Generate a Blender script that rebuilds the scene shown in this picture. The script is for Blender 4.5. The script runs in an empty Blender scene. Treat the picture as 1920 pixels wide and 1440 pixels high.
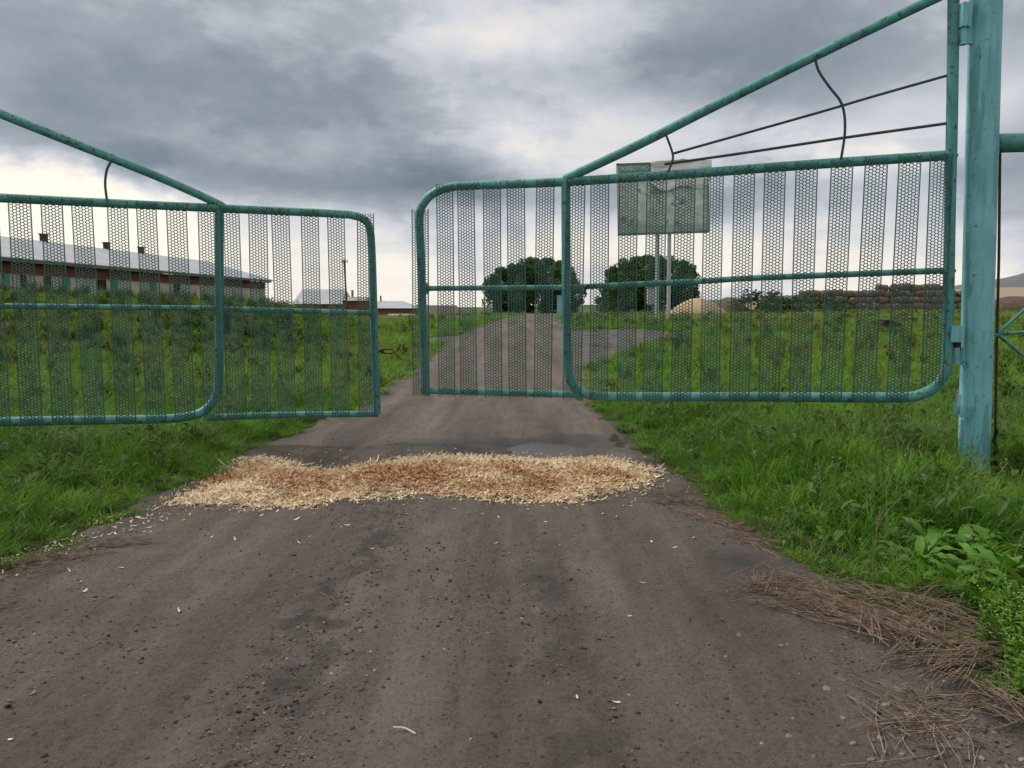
import bpy, math, random
import numpy as np
from mathutils import Vector, Matrix
from math import radians as R, pi, sin, cos
random.seed(7); RNG = np.random.default_rng(7)
S = bpy.context.scene
COL = S.collection

# ------------------------------------------------------------------ camera, sky, sun, exposure
F, CX, CY, PITCH, CAMZ = 1442.0, 960.0, 720.0, R(5.55), 1.5
cam_d = bpy.data.cameras.new('camera'); cam = bpy.data.objects.new('camera', cam_d); COL.objects.link(cam)
cam.location = (0, 0, CAMZ); cam.rotation_euler = (pi/2-PITCH, 0, 0)
cam_d.sensor_width = 36; cam_d.sensor_fit = 'HORIZONTAL'; cam_d.lens = F/1920*36
cam_d.clip_start = 0.05; cam_d.clip_end = 9000
S.camera = cam
S.view_settings.view_transform = 'Standard'; S.view_settings.look = 'None'
S.view_settings.gamma = 1; S.view_settings.use_curve_mapping = False
S.view_settings.exposure = 0.80
SUN_AZ, SUN_EL = R(-68), R(46)          # azimuth measured from +Y towards +X
sd = bpy.data.lights.new('sun', 'SUN'); sd.energy = 1.5; sd.angle = R(14); sd.color = (1, .96, .9)
so = bpy.data.objects.new('sun', sd); COL.objects.link(so)
so.rotation_euler = Vector((sin(SUN_AZ)*cos(SUN_EL), cos(SUN_AZ)*cos(SUN_EL), sin(SUN_EL))).to_track_quat('Z', 'Y').to_euler()
so.location = (-20, 10, 30)

def ray(px, py):
    dx, dy = (px-CX)/F, (CY-py)/F
    return np.array([dx, cos(PITCH)+dy*sin(PITCH), -sin(PITCH)+dy*cos(PITCH)])
def on_z(px, py, z=0.0):
    d = ray(px, py); t = (z-CAMZ)/d[2]; return np.array([0, 0, CAMZ])+d*t
def on_y(px, py, Y):
    d = ray(px, py); return np.array([0, 0, CAMZ])+d*(Y/d[1])

class G:
    """small node-graph helper"""
    def __init__(s, nt): s.nt = nt; s.n = nt.nodes; s.l = nt.links
    def add(s, t, **kw):
        n = s.n.new(t)
        for k, v in kw.items(): setattr(n, k, v)
        return n
    def put(s, sock, v):
        if v is None: return
        if hasattr(v, 'is_linked') or hasattr(v, 'links'): s.l.new(v, sock)
        else:
            try: sock.default_value = v
            except Exception:
                sock.default_value = (*v, 1)
    def m(s, op, a, b=None, c=None, clamp=False):
        n = s.add('ShaderNodeMath', operation=op, use_clamp=clamp)
        for i, v in enumerate((a, b, c)): s.put(n.inputs[i], v)
        return n.outputs[0]
    def mix(s, f, a, b, blend='MIX'):
        n = s.add('ShaderNodeMix', data_type='RGBA', blend_type=blend)
        s.put(n.inputs[0], f); s.put(n.inputs[6], a); s.put(n.inputs[7], b)
        return n.outputs[2]
    def ramp(s, f, stops, interp='LINEAR'):
        n = s.add('ShaderNodeValToRGB'); r = n.color_ramp; r.interpolation = interp
        while len(r.elements) < len(stops): r.elements.new(0.5)
        for e, (p, c) in zip(r.elements, stops):
            e.position = p; e.color = (c, c, c, 1) if isinstance(c, (int, float)) else (*c[:3], 1)
        s.put(n.inputs[0], f); return n.outputs[0]
    def noise(s, vec, scale, detail=4, rough=.55, dist=0):
        n = s.add('ShaderNodeTexNoise'); s.put(n.inputs['Vector'], vec)
        n.inputs['Scale'].default_value = scale; n.inputs['Detail'].default_value = detail
        n.inputs['Roughness'].default_value = rough; n.inputs['Distortion'].default_value = dist
        return n.outputs[0]
    def vor(s, vec, scale, out=0, feature='F1'):
        n = s.add('ShaderNodeTexVoronoi', feature=feature); s.put(n.inputs['Vector'], vec); n.inputs['Scale'].default_value = scale
        return n.outputs[out]
    def mapv(s, vec, sc):
        n = s.add('ShaderNodeMapping'); s.put(n.inputs[0], vec); n.inputs[3].default_value = sc; return n.outputs[0]
    def sep(s, vec):
        n = s.add('ShaderNodeSeparateXYZ'); s.put(n.inputs[0], vec); return n.outputs
    def comb(s, x, y, z):
        n = s.add('ShaderNodeCombineXYZ'); s.put(n.inputs[0], x); s.put(n.inputs[1], y); s.put(n.inputs[2], z); return n.outputs[0]

# ---- world: clouds over a Nishita sky
W = bpy.data.worlds.new('World'); S.world = W; W.use_nodes = True
g = G(W.node_tree); g.n.clear()
out = g.add('ShaderNodeOutputWorld'); bg = g.add('ShaderNodeBackground'); g.l.new(bg.outputs[0], out.inputs[0])
sky = g.add('ShaderNodeTexSky', sky_type='NISHITA', sun_disc=False)
sky.sun_elevation = SUN_EL; sky.sun_rotation = SUN_AZ
tc = g.add('ShaderNodeTexCoord'); D = tc.outputs['Generated']
x, y, z = g.sep(D)[0:3]
az0 = g.m('ARCTAN2', x, y); el0 = g.m('ARCSINE', z)
zz = g.m('ADD', g.m('ABSOLUTE', z), .16)
P = g.comb(g.m('DIVIDE', x, zz), g.m('DIVIDE', y, zz), 0)
Pd = g.comb(g.m('MULTIPLY', az0, 1.0), g.m('MULTIPLY', el0, 2.3), 3.3)
n1 = g.noise(P, 1.1, 7, .56, .5)
n2 = g.noise(Pd, 4.2, 7, .55, .1)
n3 = g.noise(g.comb(az0, g.m('MULTIPLY', el0, 1.7), 9.1), 7.5, 10, .60, 0)
n4 = g.ramp(g.noise(g.comb(az0, g.m('MULTIPLY', el0, 1.9), 4.7), 4.6, 9, .56, 0), [(.38, 0.), (.47, .30), (.52, .70), (.60, 1.)])
az = g.m('ADD', az0, g.m('MULTIPLY', g.m('SUBTRACT', n2, .5), .30))
el = g.m('ADD', el0, g.m('MULTIPLY', g.m('SUBTRACT', n3, .5), .11))
ele = g.m('ADD', el0, g.m('MULTIPLY', g.m('SUBTRACT', n3, .5), .06))
B = g.ramp(g.m('MULTIPLY', ele, 1.6, None), [(0, .74), (.10, .69), (.17, .58), (.24, .38), (.34, .32), (.5, .36), (.62, .42), (.8, .66), (1, .82)])
B = g.m('ADD', B, g.m('MULTIPLY', g.m('SUBTRACT', n1, .5), .42))
B = g.m('ADD', B, g.m('MULTIPLY', g.m('SUBTRACT', n3, .5), .22))
B = g.m('ADD', B, g.m('MULTIPLY', g.m('SUBTRACT', n4, .5), .24))
def blob(B, px, py, sx, sy, amp):
    d = ray(px, py); d = d/np.linalg.norm(d)
    a0, e0 = math.atan2(d[0], d[1]), math.asin(d[2])
    u = g.m('DIVIDE', g.m('SUBTRACT', az, a0), sx/F); v = g.m('DIVIDE', g.m('SUBTRACT', el, e0), sy/F)
    q = g.m('ADD', g.m('MULTIPLY', u, u), g.m('MULTIPLY', v, v))
    return g.m('ADD', B, g.m('MULTIPLY', g.m('EXPONENT', g.m('MULTIPLY', q, -1)), amp))
for bl in [(30, 375, 230, 75, .75), (190, 400, 120, 50, .30), (270, 190, 150, 100, -.12), (640, 210, 170, 80, -.10), (120, 60, 300, 90, .06),
           (560, 345, 380, 52, -.30), (780, 350, 120, 62, -.16), (250, 300, 260, 34, -.14), (1030, 235, 170, 60, .28), (880, 190, 120, 50, .16), (960, 50, 200, 70, .20), (1210, 150, 240, 50, -.14),
           (1640, 225, 210, 70, .34), (1500, 120, 160, 60, -.03), (1450, 360, 420, 34, -.20), (1880, 160, 90, 100, .16), (1150, 470, 300, 50, .08), (1250, 290, 250, 40, .16), (1780, 470, 160, 70, -.06)]:
    B = blob(B, *bl)
cc = g.ramp(B, [(0, (.145, .178, .212)), (.18, (.215, .252, .29)), (.36, (.325, .355, .395)), (.6, (.55, .565, .60)), (.8, (.78, .735, .675)), (1, (.90, .85, .73))])
gap = g.m('MULTIPLY', 1.0, .05)
sk = g.mix(1.0, sky.outputs[0], (.08, .08, .08, 1), 'MULTIPLY')
g.l.new(g.mix(.95, sk, cc), bg.inputs[0]); bg.inputs[1].default_value = .70

# ------------------------------------------------------------------ numpy noise
def _h(ix, iy, s):
    h = (ix.astype(np.int64)*374761393 + iy.astype(np.int64)*668265263 + s*982451653) & 0x7fffffff
    h = ((h ^ (h >> 13))*1274126177) & 0x7fffffff
    return ((h ^ (h >> 16)) & 0xffff)/65535.0
def vn(x, y, s=0):
    x, y = np.asarray(x, float), np.asarray(y, float)
    ix, iy = np.floor(x), np.floor(y); fx, fy = x-ix, y-iy
    fx = fx*fx*(3-2*fx); fy = fy*fy*(3-2*fy)
    a, b, c, d = _h(ix, iy, s), _h(ix+1, iy, s), _h(ix, iy+1, s), _h(ix+1, iy+1, s)
    return (a+(b-a)*fx)*(1-fy)+(c+(d-c)*fx)*fy
def fbm(x, y, s=0, o=4):
    t, a, n = 0, .5, 0
    for i in range(o):
        t = t+a*vn(np.asarray(x)*2**i, np.asarray(y)*2**i, s+i*7); n += a; a *= .5
    return t/n
def sm(a, b, v):
    t = np.clip((np.asarray(v, float)-a)/(b-a), 0, 1); return t*t*(3-2*t)

# ------------------------------------------------------------------ terrain
def H(x, y):
    x, y = np.asarray(x, float), np.asarray(y, float)
    z = .8*sm(10, 52, y)
    bx = np.interp(x, [-60, -30, -18, -9.7, -7.5, -6.6, -5.6, -4.6], [1.75, 1.85, 1.72, 1.28, .88, .60, .14, 0])
    z = z + bx*sm(16, 27, y+1.2*(fbm(x*.3, y*.3, 3)-.5)*2)*(1-sm(29, 42, y))
    z = z - 1.7*sm(70, 130, y)*sm(6, 18, -x)
    z = z + .55*sm(55, 120, y)*sm(10, 35, x)
    rr = np.hypot(x, y); a = np.arctan2(x, np.maximum(y, 1e-3))
    z = z + sm(220, 800, rr)*(4.5+15.5*sm(R(14), R(33), a)*sm(220, 900, rr))
    z = z + .10*(fbm(x*.7, y*.7, 5)-.5)*sm(5, 9, y+np.abs(x)) + .03*(fbm(x*3, y*3, 6)-.5)
    return z
# road edges, read in the photograph as (row, left column, right column)
_rows = [(1500, -420, 2120), (1440, -300, 1990), (1300, -190, 1830), (1180, -70, 1640), (1100, 10, 1500), (1040, 120, 1425), (950, 280, 1350), (900, 390, 1275),
         (850, 490, 1215), (800, 590, 1150), (750, 700, 1108), (700, 775, 1100), (670, 808, 1090), (650, 832, 1084), (630, 862, 1070), (615, 893, 1060), (605, 915, 1055), (598, 935, 1052), (595, 945, 1050)]
def ground_hit(px, py):
    z = 0.0
    for _ in range(60):
        p = on_z(px, py, z); z2 = float(H(p[0], p[1])); z = z*.6+z2*.4
        if z > 1.45: z = 1.45
    return on_z(px, py, z)
_e = []
for r, a, b in _rows:
    pa, pb = ground_hit(a, r), ground_hit(b, r); yy = (pa[1]+pb[1])/2
    if not _e or yy > _e[-1][0]+.02: _e.append((yy, pa[0], pb[0]))
_e.insert(0, (-8, _e[0][1]-.3, _e[0][2]+.3)); last = _e[-1]
_e += [(last[0]+25, last[1]+1.6, last[2]+1.6), (150, last[1]+6, last[2]+5)]
_e = np.array(sorted(_e))
def edges(y):
    y = np.asarray(y, float)
    w = (fbm(y*1.3, y*0+3, 21)-.5)*.45*np.clip(9/np.maximum(y, 1), .4, 1)
    w2 = (fbm(y*1.3, y*0+9, 22)-.5)*.45*np.clip(9/np.maximum(y, 1), .4, 1)
    return np.interp(y, _e[:, 0], _e[:, 1])+w, np.interp(y, _e[:, 0], _e[:, 2])+w2
def road_in(x, y):            # metres inside the road edge (negative outside)
    l, r = edges(y); return np.minimum(np.asarray(x)-l, r-np.asarray(x))
# side track polygons (world), read on the terrain
def polyw(pts): return np.array([ground_hit(*p)[:2] for p in pts])
TRACK_R = polyw([(1062, 700), (1100, 688), (1140, 675), (1190, 655), (1250, 640), (1300, 632), (1290, 626), (1240, 620), (1150, 618), (1080, 619), (1055, 622)])
TRACK_L = polyw([(868, 646), (830, 642), (790, 641), (760, 638), (760, 635), (800, 634), (850, 631), (878, 627)])
def pdist(P, x, y):           # signed distance, + inside
    x, y = np.asarray(x, float), np.asarray(y, float); n = len(P); ins = np.zeros(x.shape, bool); dm = np.full(x.shape, 1e9)
    for i in range(n):
        (ax, ay), (bx, by) = P[i], P[(i+1) % n]
        c = ((ay > y) != (by > y)) & (x < (bx-ax)*(y-ay)/((by-ay) if by != ay else 1e-9)+ax); ins ^= c
        t = np.clip(((x-ax)*(bx-ax)+(y-ay)*(by-ay))/((bx-ax)**2+(by-ay)**2+1e-12), 0, 1)
        dm = np.minimum(dm, np.hypot(x-ax-t*(bx-ax), y-ay-t*(by-ay)))
    return np.where(ins, dm, -dm)

# ------------------------------------------------------------------ object helpers
def tag(o, label=None, cat=None, group=None, kind=None):
    if label: o['label'] = label
    if cat: o['category'] = cat
    if group: o['group'] = group
    if kind: o['kind'] = kind
    return o
def empty(name, loc, label, cat, group=None, rz=0):
    o = bpy.data.objects.new(name, None); COL.objects.link(o); o.location = loc; o.rotation_euler = (0, 0, rz)
    o.empty_display_size = .1
    return tag(o, label, cat, group)
def link(o, parent=None):
    COL.objects.link(o)
    if parent is not None: o.parent = parent
    return o
def npmesh(name, V, Fs, mat=None, smooth=False):
    me = bpy.data.meshes.new(name); V = np.asarray(V, np.float32); 
    if isinstance(Fs, np.ndarray):
        n, k = Fs.shape
        me.vertices.add(len(V)); me.vertices.foreach_set('co', V.ravel())
        me.loops.add(n*k); me.loops.foreach_set('vertex_index', Fs.astype(np.int32).ravel())
        me.polygons.add(n); me.polygons.foreach_set('loop_start', np.arange(0, n*k, k, dtype=np.int32))
        me.update(calc_edges=True)
    else:
        me.from_pydata(V.tolist(), [], Fs)
    if mat is not None:
        for m_ in (mat if isinstance(mat, (list, tuple)) else [mat]): me.materials.append(m_)
    if smooth: me.polygons.foreach_set('use_smooth', [True]*len(me.polygons))
    me.validate(); return me
def grid_faces(nr, nc):
    i = np.arange(nr*nc).reshape(nr, nc)
    return np.stack([i[:-1, :-1], i[:-1, 1:], i[1:, 1:], i[1:, :-1]], -1).reshape(-1, 4)

class MB:
    def __init__(s): s.v = []; s.f = []; s.mi = []
    def add(s, V, Fs, mi=0):
        b = len(s.v); s.v += [tuple(map(float, p)) for p in V]; s.f += [tuple(int(i)+b for i in f) for f in Fs]; s.mi += [mi]*len(Fs)
    def box(s, c, d, rz=0, rx=0, ry=0, mi=0):
        M = Matrix.Rotation(rz, 3, 'Z') @ Matrix.Rotation(ry, 3, 'Y') @ Matrix.Rotation(rx, 3, 'X')
        V = [Vector(c)+M @ Vector((sx*d[0]/2, sy*d[1]/2, sz*d[2]/2)) for sx in (-1, 1) for sy in (-1, 1) for sz in (-1, 1)]
        s.add(V, [(0, 1, 3, 2), (4, 6, 7, 5), (0, 4, 5, 1), (2, 3, 7, 6), (0, 2, 6, 4), (1, 5, 7, 3)], mi)
    def tube(s, pts, r, n=10, mi=0, cap=True):
        pts = [Vector(p) for p in pts]; rs = r if isinstance(r, (list, tuple)) else [r]*len(pts)
        T = []
        for i in range(len(pts)):
            a, b = pts[max(i-1, 0)], pts[min(i+1, len(pts)-1)]; t = (b-a); T.append(t.normalized() if t.length > 1e-9 else Vector((0, 0, 1)))
        nrm = T[0].orthogonal().normalized(); V = []
        for i, p in enumerate(pts):
            nrm = (nrm-T[i]*nrm.dot(T[i])).normalized(); bi = T[i].cross(nrm)
            V += [p+(nrm*cos(2*pi*k/n)+bi*sin(2*pi*k/n))*rs[i] for k in range(n)]
        Fs = [(i*n+k, i*n+(k+1) % n, (i+1)*n+(k+1) % n, (i+1)*n+k) for i in range(len(pts)-1) for k in range(n)]
        if cap: Fs += [tuple(range(n-1, -1, -1)), tuple((len(pts)-1)*n+k for k in range(n))]
        s.add(V, Fs, mi)
    def build(s, name, mats, parent=None, smooth=False, loc=None, sub=None):
        V = np.array(s.v, float)
        if sub is not None: V = V-np.array(sub, float)
        me = bpy.data.meshes.new(name); me.from_pydata(V.tolist(), [], s.f)
        for m_ in (mats if isinstance(mats, (list, tuple)) else [mats]): me.materials.append(m_)
        me.polygons.foreach_set('material_index', s.mi)
        if smooth: me.polygons.foreach_set('use_smooth', [True]*len(me.polygons))
        me.validate(); me.update()
        o = bpy.data.objects.new(name, me); link(o, parent)
        if smooth: o.modifiers.new('split', 'EDGE_SPLIT').split_angle = R(50)
        if loc is not None: o.location = loc
        return o
def spline(pts, k=6):
    P = [np.array(p, float) for p in pts]; P = [2*P[0]-P[1]]+P+[2*P[-1]-P[-2]]; o = []
    for i in range(1, len(P)-2):
        for t in np.linspace(0, 1, k, endpoint=False):
            a, b, c, d = P[i-1:i+3]
            o.append(.5*((2*b)+(-a+c)*t+(2*a-5*b+4*c-d)*t*t+(-a+3*b-3*c+d)*t**3))
    o.append(P[-2]); return o

# ------------------------------------------------------------------ materials
def newmat(name):
    m = bpy.data.materials.new(name); m.use_nodes = True; g = G(m.node_tree)
    return m, g, g.n['Principled BSDF']
def objco(g): return g.add('ShaderNodeTexCoord').outputs['Object']
def wpos(g): return g.add('ShaderNodeNewGeometry').outputs['Position']
def bump(g, b, h, strength=.3, dist=.01):
    n = g.add('ShaderNodeBump'); n.inputs['Strength'].default_value = strength; n.inputs['Distance'].default_value = dist
    g.put(n.inputs['Height'], h); g.l.new(n.outputs[0], b.inputs['Normal'])
def simple(name, c1, c2=None, scale=4, rough=.8, metal=0, bs=.25, bd=.01, spec=.3, world=True):
    m, g, b = newmat(name); co = wpos(g) if world else objco(g)
    n = g.noise(co, scale, 6, .6)
    g.put(b.inputs['Base Color'], g.ramp(n, [(.3, c1), (.7, c2 or c1)]))
    b.inputs['Roughness'].default_value = rough; b.inputs['Metallic'].default_value = metal; b.inputs['Specular IOR Level'].default_value = spec
    bump(g, b, g.noise(co, scale*5, 5, .6), bs, bd); return m
def paint(name, c1, c2, chip=(.035, .03, .028), chips=.60, rough=.5):
    m, g, b = newmat(name); co = wpos(g)
    big = g.noise(co, 2.2, 4, .6); st = g.noise(g.mapv(co, (16, 16, 1.6)), 1.0, 5, .65)
    c = g.mix(g.ramp(big, [(.35, 0.), (.65, 1.)]), c1, c2)
    c = g.mix(g.m('MULTIPLY', g.ramp(st, [(.5, 0.), (.72, 1.)]), .45), c, tuple(v*.45 for v in c2))
    pe = g.ramp(g.noise(g.mapv(co, (7, 7, 1.1)), 1.0, 7, .62), [(.55, 0.), (.565, 1.)])
    c = g.mix(g.m('MULTIPLY', pe, .55), c, tuple(v*.55 for v in c2))
    ch = g.ramp(g.noise(co, 19, 6, .7), [(chips, 0.), (chips+.05, 1.)])
    ru = g.noise(co, 7, 3)
    c = g.mix(g.m('MULTIPLY', ch, .85), c, g.mix(ru, chip, (.10, .05, .03)))
    fl = g.ramp(g.noise(co, 55, 4, .6), [(.63, 0.), (.70, 1.)])
    c = g.mix(g.m('MULTIPLY', fl, .35), c, tuple(min(1, v*1.7) for v in c1))
    g.put(b.inputs['Base Color'], c); b.inputs['Roughness'].default_value = rough; b.inputs['Specular IOR Level'].default_value = .35
    h = g.m('SUBTRACT', g.noise(co, 30, 4, .6), ch)
    bump(g, b, h, .35, .004); return m
M = {}
M['post'] = paint('turquoise_post_paint', (.23, .55, .61), (.155, .42, .455), chips=.615)
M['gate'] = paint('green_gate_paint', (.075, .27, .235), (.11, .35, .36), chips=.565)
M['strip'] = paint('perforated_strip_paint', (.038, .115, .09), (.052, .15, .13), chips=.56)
M['rust'] = simple('rusty_iron', (.05, .025, .018), (.11, .05, .03), 30, .85)
M['rod'] = simple('dull_iron_rod', (.035, .06, .06), (.06, .10, .10), 12, .7)
M['black'] = simple('black_rope', (.012, .012, .012), (.03, .028, .025), 20, .9)

def leafmat(name, a, b_, c, patch=.35, trans=.30, rough=.6, spec=.10):
    m, g, b = newmat(name); rnd = g.add('ShaderNodeObjectInfo').outputs['Random']
    co = wpos(g); big = g.noise(co, patch, 3, .6)
    col = g.mix(g.ramp(big, [(.36, 0.), (.64, 1.)]), a, b_)
    col = g.mix(g.m('MULTIPLY', g.ramp(rnd, [(.45, 0.), (1., 1.)]), .75), col, c)
    fine = g.noise(co, 30, 2)
    col = g.mix(g.m('MULTIPLY', fine, .35), col, g.mix(.5, col, (.6, .6, .2, 1), 'MULTIPLY'))
    g.put(b.inputs['Base Color'], col); b.inputs['Roughness'].default_value = rough; b.inputs['Specular IOR Level'].default_value = spec
    t = g.add('ShaderNodeBsdfTranslucent'); g.l.new(g.mix(1., col, (1.0, 1.0, .6, 1), 'MULTIPLY'), t.inputs[0])
    mx = g.add('ShaderNodeMixShader'); mx.inputs[0].default_value = trans
    g.l.new(b.outputs[0], mx.inputs[1]); g.l.new(t.outputs[0], mx.inputs[2]); g.l.new(mx.outputs[0], g.n['Material Output'].inputs[0])
    return m
M['grass'] = leafmat('green_grass_blades', (.072, .195, .014), (.135, .30, .028), (.22, .36, .065))
M['grass2'] = leafmat('yellow_green_grass_blades', (.115, .205, .02), (.18, .26, .036), (.23, .225, .065), .18)
M['weed'] = leafmat('dark_weed_leaves', (.045, .10, .018), (.080, .135, .026), (.11, .12, .045), .3)
M['herb'] = leafmat('soft_herb_leaves', (.075, .15, .045), (.10, .18, .05), (.12, .17, .07), .8)
M['dock'] = leafmat('dock_leaves', (.072, .205, .02), (.11, .265, .028), (.15, .30, .045), 1.2, .25, .42, .3)
M['lime'] = leafmat('lime_leaves', (.085, .20, .022), (.11, .235, .03), (.14, .25, .045), 1.5, .3)
M['tree'] = leafmat('tree_leaves', (.050, .100, .032), (.078, .145, .046), (.09, .15, .055), .2, .15)
M['bush'] = leafmat('bush_leaves', (.035, .075, .018), (.055, .105, .026), (.07, .12, .032), .2, .2)
M['seed'] = simple('seed_heads', (.20, .17, .10), (.28, .23, .13), 9, .9)
M['yellow'] = simple('tiny_yellow_flowers', (.28, .32, .06), (.36, .38, .10), 9, .8)
M['white'] = simple('tiny_white_flowers', (.6, .6, .55), (.7, .7, .66), 9, .8)
M['dry'] = simple('dry_stalks', (.06, .04, .03), (.34, .26, .19), 26, .85)
M['bark'] = simple('tree_bark', (.03, .026, .022), (.07, .06, .05), 3, .9)

# ground
m, g, b = newmat('grassy_earth'); co = wpos(g)
n = g.noise(co, .5, 6, .6); n2 = g.noise(co, 6, 6, .7)
green = g.mix(n, (.018, .036, .008, 1), (.045, .066, .015, 1)); soil = g.mix(n2, (.022, .018, .012, 1), (.055, .045, .03, 1))
at = g.add('ShaderNodeAttribute', attribute_name='far').outputs['Fac']
ta = g.add('ShaderNodeAttribute', attribute_name='crop').outputs['Fac']
near = g.mix(g.ramp(n2, [(.4, 0.), (.62, 1.)]), soil, green)
far = g.mix(g.noise(co, .02, 5, .6), (.05, .10, .03, 1), (.08, .13, .045, 1))
tan = g.mix(g.noise(co, .03, 5, .6), (.25, .20, .145, 1), (.33, .265, .195, 1))
g.put(b.inputs['Base Color'], g.mix(ta, g.mix(at, near, far), tan)); b.inputs['Roughness'].default_value = .95; b.inputs['Specular IOR Level'].default_value = .1
bump(g, b, n2, .6, .05); M['ground'] = m

# road
def roadmat(name, wet=False):
    m, g, b = newmat(name); co = wpos(g)
    lo = g.noise(g.mapv(co, (2.1, .17, 1)), 1.0, 7, .62, .15); mid = g.noise(co, 4.0, 7, .65); fi = g.noise(co, 46, 8, .78)
    c = g.ramp(lo, [(.30, (.064, .052, .044)), (.47, (.112, .092, .078)), (.54, (.138, .114, .097)), (.70, (.188, .156, .130))])
    c = g.mix(g.ramp(mid, [(.45, 0.), (.68, .6)]), c, (.108, .094, .088, 1))
    c = g.mix(g.ramp(g.noise(g.mapv(co, (2.2, .5, 1)), 1.3, 5, .6), [(.54, 0.), (.66, .55)]), c, (.085, .074, .064, 1))
    c = g.mix(g.ramp(fi, [(.34, .85), (.47, 0.)]), c, (.030, .026, .023, 1))
    c = g.mix(g.ramp(fi, [(.54, 0.), (.68, .6)]), c, (.19, .165, .145, 1))
    vd = g.vor(co, 75, 0); vc = g.vor(co, 75, 1)
    rnd = g.sep(vc)[0]
    st = g.m('MULTIPLY', g.ramp(vd, [(.22, 1.), (.34, 0.)]), g.ramp(rnd, [(.72, 0.), (.78, 1.)]))
    c = g.mix(g.m('MULTIPLY', st, .55), c, g.mix(g.sep(vc)[1], (.07, .062, .058, 1), (.27, .235, .21, 1)))
    dk = g.add('ShaderNodeAttribute', attribute_name='damp').outputs['Fac']
    c = g.mix(g.m('MULTIPLY', dk, .78), c, (.030, .027, .025, 1))
    g.put(b.inputs['Base Color'], c); 
    g.put(b.inputs['Roughness'], g.m('SUBTRACT', .9, g.m('MULTIPLY', dk, .35))); b.inputs['Specular IOR Level'].default_value = .22
    h = g.m('ADD', g.m('MULTIPLY', mid, .5), g.m('ADD', g.m('MULTIPLY', fi, .55), g.m('MULTIPLY', st, .5)))
    bump(g, b, h, 1.0, .028); return m
M['road'] = roadmat('dirt_road_surface')
m, g, b = newmat('muddy_track'); co = wpos(g)
g.put(b.inputs['Base Color'], g.mix(g.noise(g.mapv(co, (.6, 1.6, 1)), .9, 6, .65), (.022, .019, .018, 1), (.11, .09, .08, 1))); b.inputs['Roughness'].default_value = .8
bump(g, b, g.noise(co, 5, 5), .6, .05); M['track'] = m
m, g, b = newmat('puddle_water'); co = wpos(g)
b.inputs['Base Color'].default_value = (.06, .055, .05, 1); b.inputs['Roughness'].default_value = .12; b.inputs['Specular IOR Level'].default_value = .5; b.inputs['IOR'].default_value = 1.33
bump(g, b, g.noise(g.mapv(co, (1, .6, 1)), 26, 4, .65), .9, .02); M['water'] = m

# ------------------------------------------------------------------ ground sheet, road, tracks
def sinhspace(a, b, n, k):
    t = np.linspace(-1 if a < 0 else 0, 1, n); u = np.sinh(k*t)/np.sinh(k); return np.where(u < 0, -a*u, b*u)
xs = sinhspace(-4000, 4000, 330, 8.2); ys = np.concatenate([np.linspace(-40, 0, 14)[:-1], sinhspace(0, 4500, 330, 7.6)])
Xg, Yg = np.meshgrid(xs, ys); Zg = H(Xg, Yg)
ri = road_in(Xg, Yg); Zg = Zg-(.10+.20*sm(.3, .8, ri)*(Yg < 30))*sm(.05, .5, ri)*(Yg < 160)+.05*sm(-.05, -.6, ri)*0
V = np.stack([Xg, Yg, Zg], -1).reshape(-1, 3)
me = npmesh('ground', V, grid_faces(*Xg.shape), M['ground'], True)
rr = np.hypot(Xg, Yg).ravel(); aa = np.arctan2(Xg, Yg).ravel()
a1 = me.attributes.new('far', 'FLOAT', 'POINT'); a1.data.foreach_set('value', sm(60, 170, rr).astype(np.float32))
a2 = me.attributes.new('crop', 'FLOAT', 'POINT'); a2.data.foreach_set('value', (sm(230, 300, rr)*sm(R(8), R(12), aa)).astype(np.float32))
tag(link(bpy.data.objects.new('ground', me)), 'grassy ground spreading on both sides of the dirt road', kind='structure')

# chip pile outline & puddle placed before the road so that the road dips under them
PILE = np.array([on_z(px, py, 0)[:2] for px, py in [(305, 952), (420, 955), (600, 944), (780, 934), (960, 934), (1080, 938), (1180, 920), (1240, 897)]]
                + [on_z(px, py, .03)[:2] for px, py in [(1222, 868), (1145, 850), (1060, 846), (960, 848), (880, 848), (820, 845), (740, 852), (650, 862), (600, 865), (560, 860), (470, 858), (430, 866), (390, 895), (335, 922)]])
PUD = on_z(1035, 827, 0)
STRAW = np.array([on_z(px, py, 0)[:2] for px, py in [(1385, 1095), (1450, 1090), (1560, 1105), (1690, 1135), (1750, 1120), (1800, 1150), (1830, 1250), (1915, 1330), (1960, 1390), (1890, 1380), (1740, 1270), (1640, 1225), (1530, 1165)]])
def pud(x, y): return np.exp(-(((x-PUD[0])/.62)**2+((y-PUD[1])/.55)**2)**1.5)
def road_z(x, y):
    z = H(x, y)
    l, r = edges(y); w = r-l; u = (x-l)/np.maximum(w, .1)
    rut = np.exp(-((u-.27)/.10)**2)+np.exp(-((u-.70)/.10)**2)
    k = np.clip(12/np.maximum(y, 1), .25, 1)
    z = z - .045*rut*k + .05*(fbm(x*1.6, y*.6, 31)-.5)*k + .028*(fbm(x*6, y*4, 32, 4)-.5)*k + .024*(fbm(x*20, y*18, 33, 3)-.5)*k*sm(14, 6, y)
    z = z - .13*pud(x, y)
    return z
ny, nx = 620, 190
Yr = -6+(150+6)*(np.expm1(np.linspace(0, 1, ny)*3.6)/np.expm1(3.6)); 
Yr = np.concatenate([np.linspace(-6, 1.6, 12)[:-1], 1.6*np.exp(np.linspace(0, math.log(150/1.6), ny))])
U = np.linspace(-.06, 1.06, nx)
L, Rr = edges(Yr); Xr = L[:, None]+(Rr-L)[:, None]*U[None, :]; Yrr = np.repeat(Yr[:, None], nx, 1)
Zr = road_z(Xr, Yrr)
edge = np.minimum(U, 1-U); Zr = Zr-.06*sm(.0, -.06, edge)[None, :]+.012
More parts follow.
